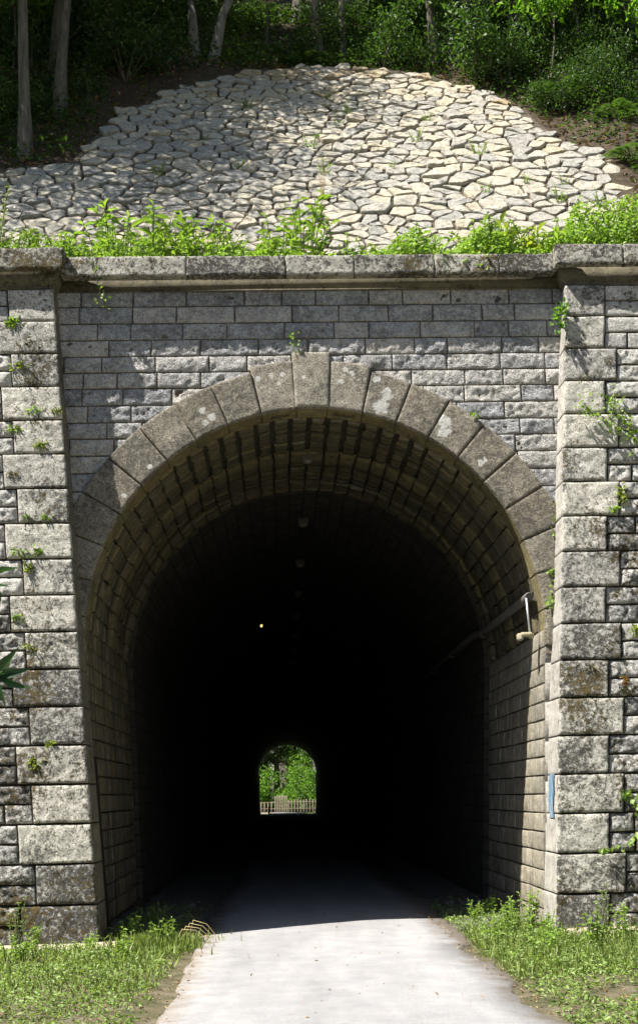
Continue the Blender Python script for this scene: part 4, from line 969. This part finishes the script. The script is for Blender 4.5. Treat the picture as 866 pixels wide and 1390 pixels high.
vine('joint_weed', [(2.86, -0.03, 4.1), (2.84, -0.06, 3.85), (2.80, -0.08, 3.6)], 0.07, 36, 0.04, label='green weed in the corner between arch ring and right pier', cat='weed', mat='leaf_weed')
vine('joint_weed', [(2.93, -0.03, 4.95), (2.92, -0.06, 4.7), (2.90, -0.08, 4.5)], 0.05, 10, 0.03, label='small sprig in the corner above the green weed beside the arch ring', cat='weed')
vine('joint_weed', [(1.98, -0.04, 6.02), (2.0, -0.08, 6.0)], 0.05, 14, 0.02, label='tiny sprig above the right shoulder of the arch ring', cat='weed')
vine('joint_weed', [(-0.22, -0.04, 6.83), (-0.2, -0.08, 6.95), (-0.21, -0.08, 7.1)], 0.05, 9, 0.03, label='sprig growing on top of the keystone', cat='weed')
# moss cushions and small ferns on the left pier
def tuft(x, z, sg, n_=40, r=0.05, leaf=0.05, mat='leaf_yellow', lab='', name='joint_weed', down=0.2, yoff=0.03):
    y = -pf(z) - yoff; o = empty(name, (x, y, z)); fm = MB(); P = rng.normal(size=(n_, 3)) * r * np.array([1, .3, .6]); P[:, 1] = -np.abs(P[:, 1])
    leaves(fm, P, unit(rng.normal(size=(n_, 3)) * np.array([1, .6, .8]) + np.array([0, -.7, .2 - down])), leaf * (0.5 + rng.random(n_)), 0.25, up=0.4); fm.build('foliage', M[mat], o); return tag(o, lab, 'weed', 'tufts in the joints of the piers')
for i, (x, z, sz, m_) in enumerate([(-3.60, 7.16, 1.5, 'leaf_weed'), (-3.45, 6.85, 2.6, 'moss_tuft'), (-3.35, 6.45, 2.2, 'moss_tuft'), (-3.55, 6.6, 1.6, 'leaf_yellow'), (-3.28, 6.02, 1.0, 'leaf_weed'), (-3.06, 6.02, .9, 'leaf_yellow'), (-3.50, 5.8, 1.2, 'leaf_weed'), (-3.22, 5.60, 1.2, 'leaf_yellow'), (-3.55, 5.25, 1.2, 'moss_tuft'),
                                (-3.3, 4.72, .8, 'leaf_weed'), (-3.1, 4.72, .8, 'leaf_weed'), (-3.38, 4.30, 1.4, 'leaf_weed'), (-3.2, 4.30, 1.0, 'leaf_weed'), (-3.3, 4.12, 1.2, 'leaf_yellow'), (-3.42, 3.55, 1.0, 'leaf_weed'), (-3.28, 3.2, .9, 'leaf_yellow'), (-3.2, 1.93, 1.1, 'leaf_yellow'), (-3.0, 2.13, .7, 'leaf_yellow'),
                                (3.3, 6.35, 1.3, 'moss_tuft'), (3.55, 6.6, 1.3, 'moss_tuft'), (3.55, 4.72, 1.0, 'leaf_weed'), (3.62, 3.3, .9, 'leaf_yellow'), (3.5, 2.62, 1.2, 'moss_tuft'), (3.35, 1.45, 1.0, 'leaf_weed'), (3.45, 3.72, 1.3, 'moss_tuft'), (3.1, 2.85, 1.3, 'moss_tuft')]):
    sd = 'left' if x < 0 else 'right'; kd = {'leaf_weed': 'small green tuft', 'leaf_yellow': 'small yellow green tuft', 'moss_tuft': 'brown moss cushion'}[m_]
    tuft(x + random.uniform(-.05, .05), z - 0.01, 1, int(random.uniform(30, 70) * sz), random.uniform(0.025, 0.045) * sz, 0.055 if m_ != 'moss_tuft' else 0.03, m_, f'{kd} in a stone joint of the {sd} pier')

# ================================================================ VERGES
def gen_verge(n):
    out = []
    X = rng.uniform(-4.6, 5.5, n); Y = rng.uniform(-7.0, 5.5, n)
    d = fbm(np.stack([X * 1.4, Y * 1.4, X * 0], -1), 71, 3)
    k = (((X > 1.52 + 0.12 * d) & (X < 2.45 + np.where(Y < -0.7, 3, 0))) | ((X < -1.48 - 0.15 * d) & (X > -2.4 - np.where(Y < -1.1, 2, 0)))) & (d > -0.28 - 0.12 * (X > 0) + 0.25 * (rng.random(n) - .5)) & (rng.random(n) > np.clip(Y / 5, 0, 1))
    k &= ~((Y > -1.05) & (Y < -0.55) & (np.abs(X) > 2.6) & (rng.random(n) < 0.85)) & ~((Y > -0.55) & (np.abs(X) > 2.4))
    k &= ~((X < -1.7) & (Y > -1.1) & (Y < -0.3) & (rng.random(n) < 0.8))
    X, Y, d = X[k], Y[k], d[k]; Z = side(X, Y) + rng.random(len(X)) * (0.05 + 0.12 * np.clip(d + 0.3, 0, 1)); return np.stack([X, Y, Z], -1)
tag(cover('verge_plants', 130000, gen_verge, 0.036, 'leaf_verge', asp=0.45), kind='stuff')
def blades(n, gen, h, mat):
    P = gen(n); mb = MB(); n = len(P); D = unit(rng.normal(size=(n, 3)) * 0.35 + np.array([0, 0, 1])); leaves(mb, P * np.array([1, 1, 0]) + np.array([0, 0, 1]) * (side(P[:, 0], P[:, 1])[:, None] - .01), D, h * (0.4 + rng.random(n)), 0.045, fold=0.02, up=0); return mb
def gen_grass(n):
    m2 = n // 2; k4 = rng.random(m2) < .4; a = np.stack([np.where(k4, rng.uniform(-4.5, -1.45, m2), rng.normal(-1.72, 0.2, m2)), np.where(k4, rng.uniform(-4.5, -1.1, m2), rng.normal(-0.75, 0.35, m2)), np.zeros(m2)], -1); b = np.stack([rng.uniform(1.5, 4.2, n - n // 2), rng.uniform(-4, -0.2, n - n // 2), np.zeros(n - n // 2)], -1); return np.concatenate([a, b])
tag(blades(11000, gen_grass, 0.13, 'grass').build('grass', M['grass']), kind='stuff')
hp = [herb(0.45, 8, 0.07, 0.35, 0.16, 16, name='verge_weed'), herb(0.3, 9, 0.06, 0.45, 0.18, 14, name='verge_weed'), herb(0.6, 5, 0.06, 0.4, 0.12, 18, 'leaf_grey', 'verge_weed')]
hu = set()
vw = [(2, -3.2, -1.05, 1.0, 'tall weed at the foot of the left pier near the picture edge'), (0, -3.0, -1.1, .7, 'short weed right of the tall weed at the left pier foot'), (1, -1.75, -0.8, 1.0, 'grassy weed tuft at the left edge of the path by the pier corner'), (0, -1.6, -0.55, .7, 'yellow flowered weed at the left edge of the path'), (1, -2.1, -0.4, 1.1, 'shaded weed between the left pier and the path'), (1, -1.9, 0.6, 1.2, 'shaded weed just inside the tunnel mouth on the left'),
      (0, 2.25, -0.35, 1.1, 'upright weed against the corner of the right pier'), (0, 2.1, -0.1, .9, 'weed left of the upright weed by the right pier'), (1, 2.0, -0.6, 1.1, None), (1, 2.3, -1.0, 1.0, None), (2, 2.9, -1.15, 1.0, 'tall thin weed in front of the right pier face'), (0, 3.1, -1.2, .9, None), (1, 3.4, -1.2, 1.1, None), (2, 3.6, -1.05, .9, 'tall weed under the climbing vine at the right pier'), (1, 1.75, -1.3, .9, None), (1, 2.7, -1.7, 1.2, None), (1, 3.3, -2.0, 1.2, None), (1, 2.1, -2.2, 1.0, None), (1, 1.9, 0.9, 1.0, None), (1, 2.1, 1.6, 1.0, None), (1, -2.4, -1.5, .8, None), (1, -3.0, -2.0, 1.0, None), (1, -2.0, -2.2, 1.0, None)]
for i, x, y, s_, lab in vw:
    o = tk(hp, hu, i); put(o, x, y, z=float(side(np.array(x), np.array(y))), s=s_); tag(o, lab or 'low leafy weed in the verge beside the path', 'weed', 'weeds along the path verges')
mb = MB()
for k in range(4): b0 = np.array([-1.58 + 0.04 * k, -0.75, 0.0]); tube(mb, [b0, b0 + np.array([0.08, -0.03, 0.16 + .03 * k]), b0 + np.array([0.22, -0.05, 0.15 + .02 * k]), b0 + np.array([0.34, -0.05, 0.07])], [0.004, 0.004, 0.003, 0.002], 4, cap=False)
tag(mb.build('dry_stalk', M['straw'], off=(-1.58, -.75, 0), loc=(-1.58, -.75, 0)), 'dry bent grass stalks over the left edge of the path', 'dry plant')
def gen_deb(n):
    X = rng.uniform(-4.5, 5, n); Y = rng.uniform(-6, 3, n); k = (rng.random(n) < np.where(np.abs(X - 0.05) < 1.25, 0.03, 1.0)) & (np.abs(X - .05) < 3)
    X, Y = X[k], Y[k]; return np.stack([X, Y, np.maximum(side(X, Y), np.where(np.abs(X - .05) < 1.36, 0.03, -1)) + 0.006], -1)
tag(cover('dry_debris', 7000, gen_deb, 0.03, 'litter', asp=0.5, up=3), kind='stuff')
# loose stones at the wall foot
for k in range(14):
    m = MB(); r_ = random.uniform(0.04, 0.10); rbox(m, -r_, r_, -r_ * .8, r_ * .8, -r_ * .4, r_ * .7, res=0.03, rough=r_ * .5, freq=9, bev=r_ * .4)
    x = random.choice([random.uniform(1.75, 2.3), random.uniform(-2.3, -1.7)]); y = random.uniform(0.6, 5)
    tag(m.build('loose_stone', M['gravel'], loc=(x, y, 0.03)), 'loose grey stone lying at the foot of the tunnel wall', 'stone', 'loose stones at the tunnel wall foot')

# foreground sapling at the left edge
t = empty('foreground_chestnut', (-2.40, -9.6, 0)); sm = MB(); fm = MB()
tube(sm, [(0, 0, 0), (0.05, 0, 1.2), (0.0, 0, 2.2), (0.1, 0, 3.2)], [0.03, 0.025, 0.018, 0.006], 8, cap=False)
for (zb, zt, xe) in [(1.7, 2.06, 0.67), (2.1, 2.53, 0.62), (1.6, 2.0, 0.35), (2.5, 3.1, 0.2), (1.2, 1.5, 0.2)]:
    en = np.array([xe, 0.02, zt]); tube(sm, [(0.02, 0, zb), tuple((en + np.array([0, 0, zb])) * .5 + np.array([0, 0, .06])), tuple(en)], [0.01, 0.007, 0.003], 5, cap=False)
    n_ = 9; an = np.linspace(-2.5, 0.9, n_) + rng.normal(size=n_) * .15; D = unit(np.stack([np.cos(an), rng.normal(size=n_) * .35, np.sin(an)], -1))
    leaves(fm, en - D * 0.0 + rng.normal(size=(n_, 3)) * .03, D, 0.17 * (0.8 + 0.4 * rng.random(n_)), 0.27, fold=0.05, roll_=.4, up=.1)
sm.build('stem', M['bark'], t); fm.build('foliage', M['leaf_front'], t)
tag(t, 'dark long leaved chestnut sapling poking in from the left edge of the picture', 'sapling')

# ================================================================ BEYOND THE FAR OPENING
def pale_at(x): return 0.0
fe = tag(empty('paling_fence', (0.5, 116, 0)), 'split wood paling fence beyond the far tunnel opening', 'fence')
a0, a1 = np.array([-1.6, 121.0]), np.array([3.2, 112.5]); nP = 26
pth = [np.array([-3.6, 118.5]), np.array([-1.2, 115.4]), np.array([0.1, 114.6]), np.array([3.8, 112.6])]
mp = MB(); 
for i in range(3):
    A, B = pth[i], pth[i + 1]; L = np.linalg.norm(B - A); m_ = int(L / (0.5, 0.17, 0.32)[i])
    for k in range(m_):
        p = A + (B - A) * k / m_; hh = 1.3 + random.random() * 0.12 + (0.3 if i == 1 else -0.35 if i == 0 else -0.1)
        mp2 = MB(); rbox(mp2, -0.05, 0.05, -0.02, 0.02, 0, hh, res=0.4, rough=0.015); mp2.build('pale', M['fence_wood'], fe, loc=(p[0] - .5, p[1] - 116, -0.05))
    for zz in (0.4, 1.0): tube(mp, [(A[0], A[1] + .05, zz), (B[0], B[1] + .05, zz)], [0.02, 0.02], 6)
mp.build('rail', M['fence_wood'], fe, off=(0.5, 116, 0))
b = tag(empty('bollard', (-1.72, 109.0, -0.02)), 'short dark post at the path edge beyond the tunnel', 'bollard')
m = MB(); tube(m, [(0, 0, 0), (0, 0, 0.62), (0, 0, 0.7)], [0.08, 0.08, 0.05], 10); m.build('post', M['black'], b)
m = MB(); tube(m, [(0, 0, 0.5), (0, 0, 0.56)], [0.084, 0.084], 10); m.build('band', M['white_lens'], b)
m = MB(); tube(m, [(2.62, 107.4, -0.1), (2.70, 107.4, 1.5), (2.85, 107.4, 3.6)], [0.05, 0.05, 0.04], 8); tag(m.build('bright_line_pole', M['fence_wood'], off=(2.62, 107.4, 0), loc=(2.62, 107.4, 0)), 'pale pole added as the bright line right of the far opening', 'pole')  # pole added to draw the thin bright line at the far jamb
G7 = 'trees beyond the far tunnel opening'
tp = tree(11, 0.42, 3.8, 5000, leaf=0.28, crown_from=0.35, clumps=34, mat='leaf_dark')
bp = [shrub(1.6, 3.6, 1700, 0.24, mat='leaf_chestnut', name='bush')]
tag(put(tp, -1.1, 126, z=-.1), 'tree with a pale thick trunk rising behind the fence beyond the tunnel', 'tree', G7)
for x, y, s_ in [(-3.6, 124, .9), (3.2, 123.5, .9), (0.8, 128, 1.0), (-2.2, 134, 1.1), (5.2, 132, 1.2), (-6.5, 131, 1.1), (-5, 128, 1), (4, 127, 1.1), (0.8, 133, 1.3), (-8, 136, 1.3), (8, 136, 1.2), (-3, 142, 1.5), (4, 145, 1.6), (10, 128, 1), (-11, 127, 1.1), (-12, 148, 1.7), (12, 150, 1.7), (0, 156, 2), (-6, 160, 2.2), (7, 162, 2.2), (-18, 158, 2.2), (18, 160, 2.2), (-3.4,131,1.1), (2.6,138,1.3)]:
    tag(put(copy_tree(tp), x, y, z=-.1, s=s_), 'dark leafy tree in the wood beyond the far tunnel opening', 'tree', G7)
for k, (x, y, s_, lab) in enumerate([(1.4, 120, 1.1, 'big sunlit bush right of centre in the far opening'), (0.3, 122, 1.2, 'sunlit bush behind the fence in the middle of the far opening'), (-2.9, 122, 1.15, 'sunlit bush at the left of the far opening'), (2.9, 119, .8, 'smaller bush at the right edge of the far opening'), (-2.2, 125, 1.2, 'taller bush behind the left bush in the far opening'), (2.3, 124, 1.5, 'tall bush behind the big sunlit bush in the far opening')]):
    tag(put(bp[0] if k == 0 else copy_tree(bp[0]), x, y, z=-.1, s=s_), lab, 'bush', 'bushes beyond the far tunnel opening')
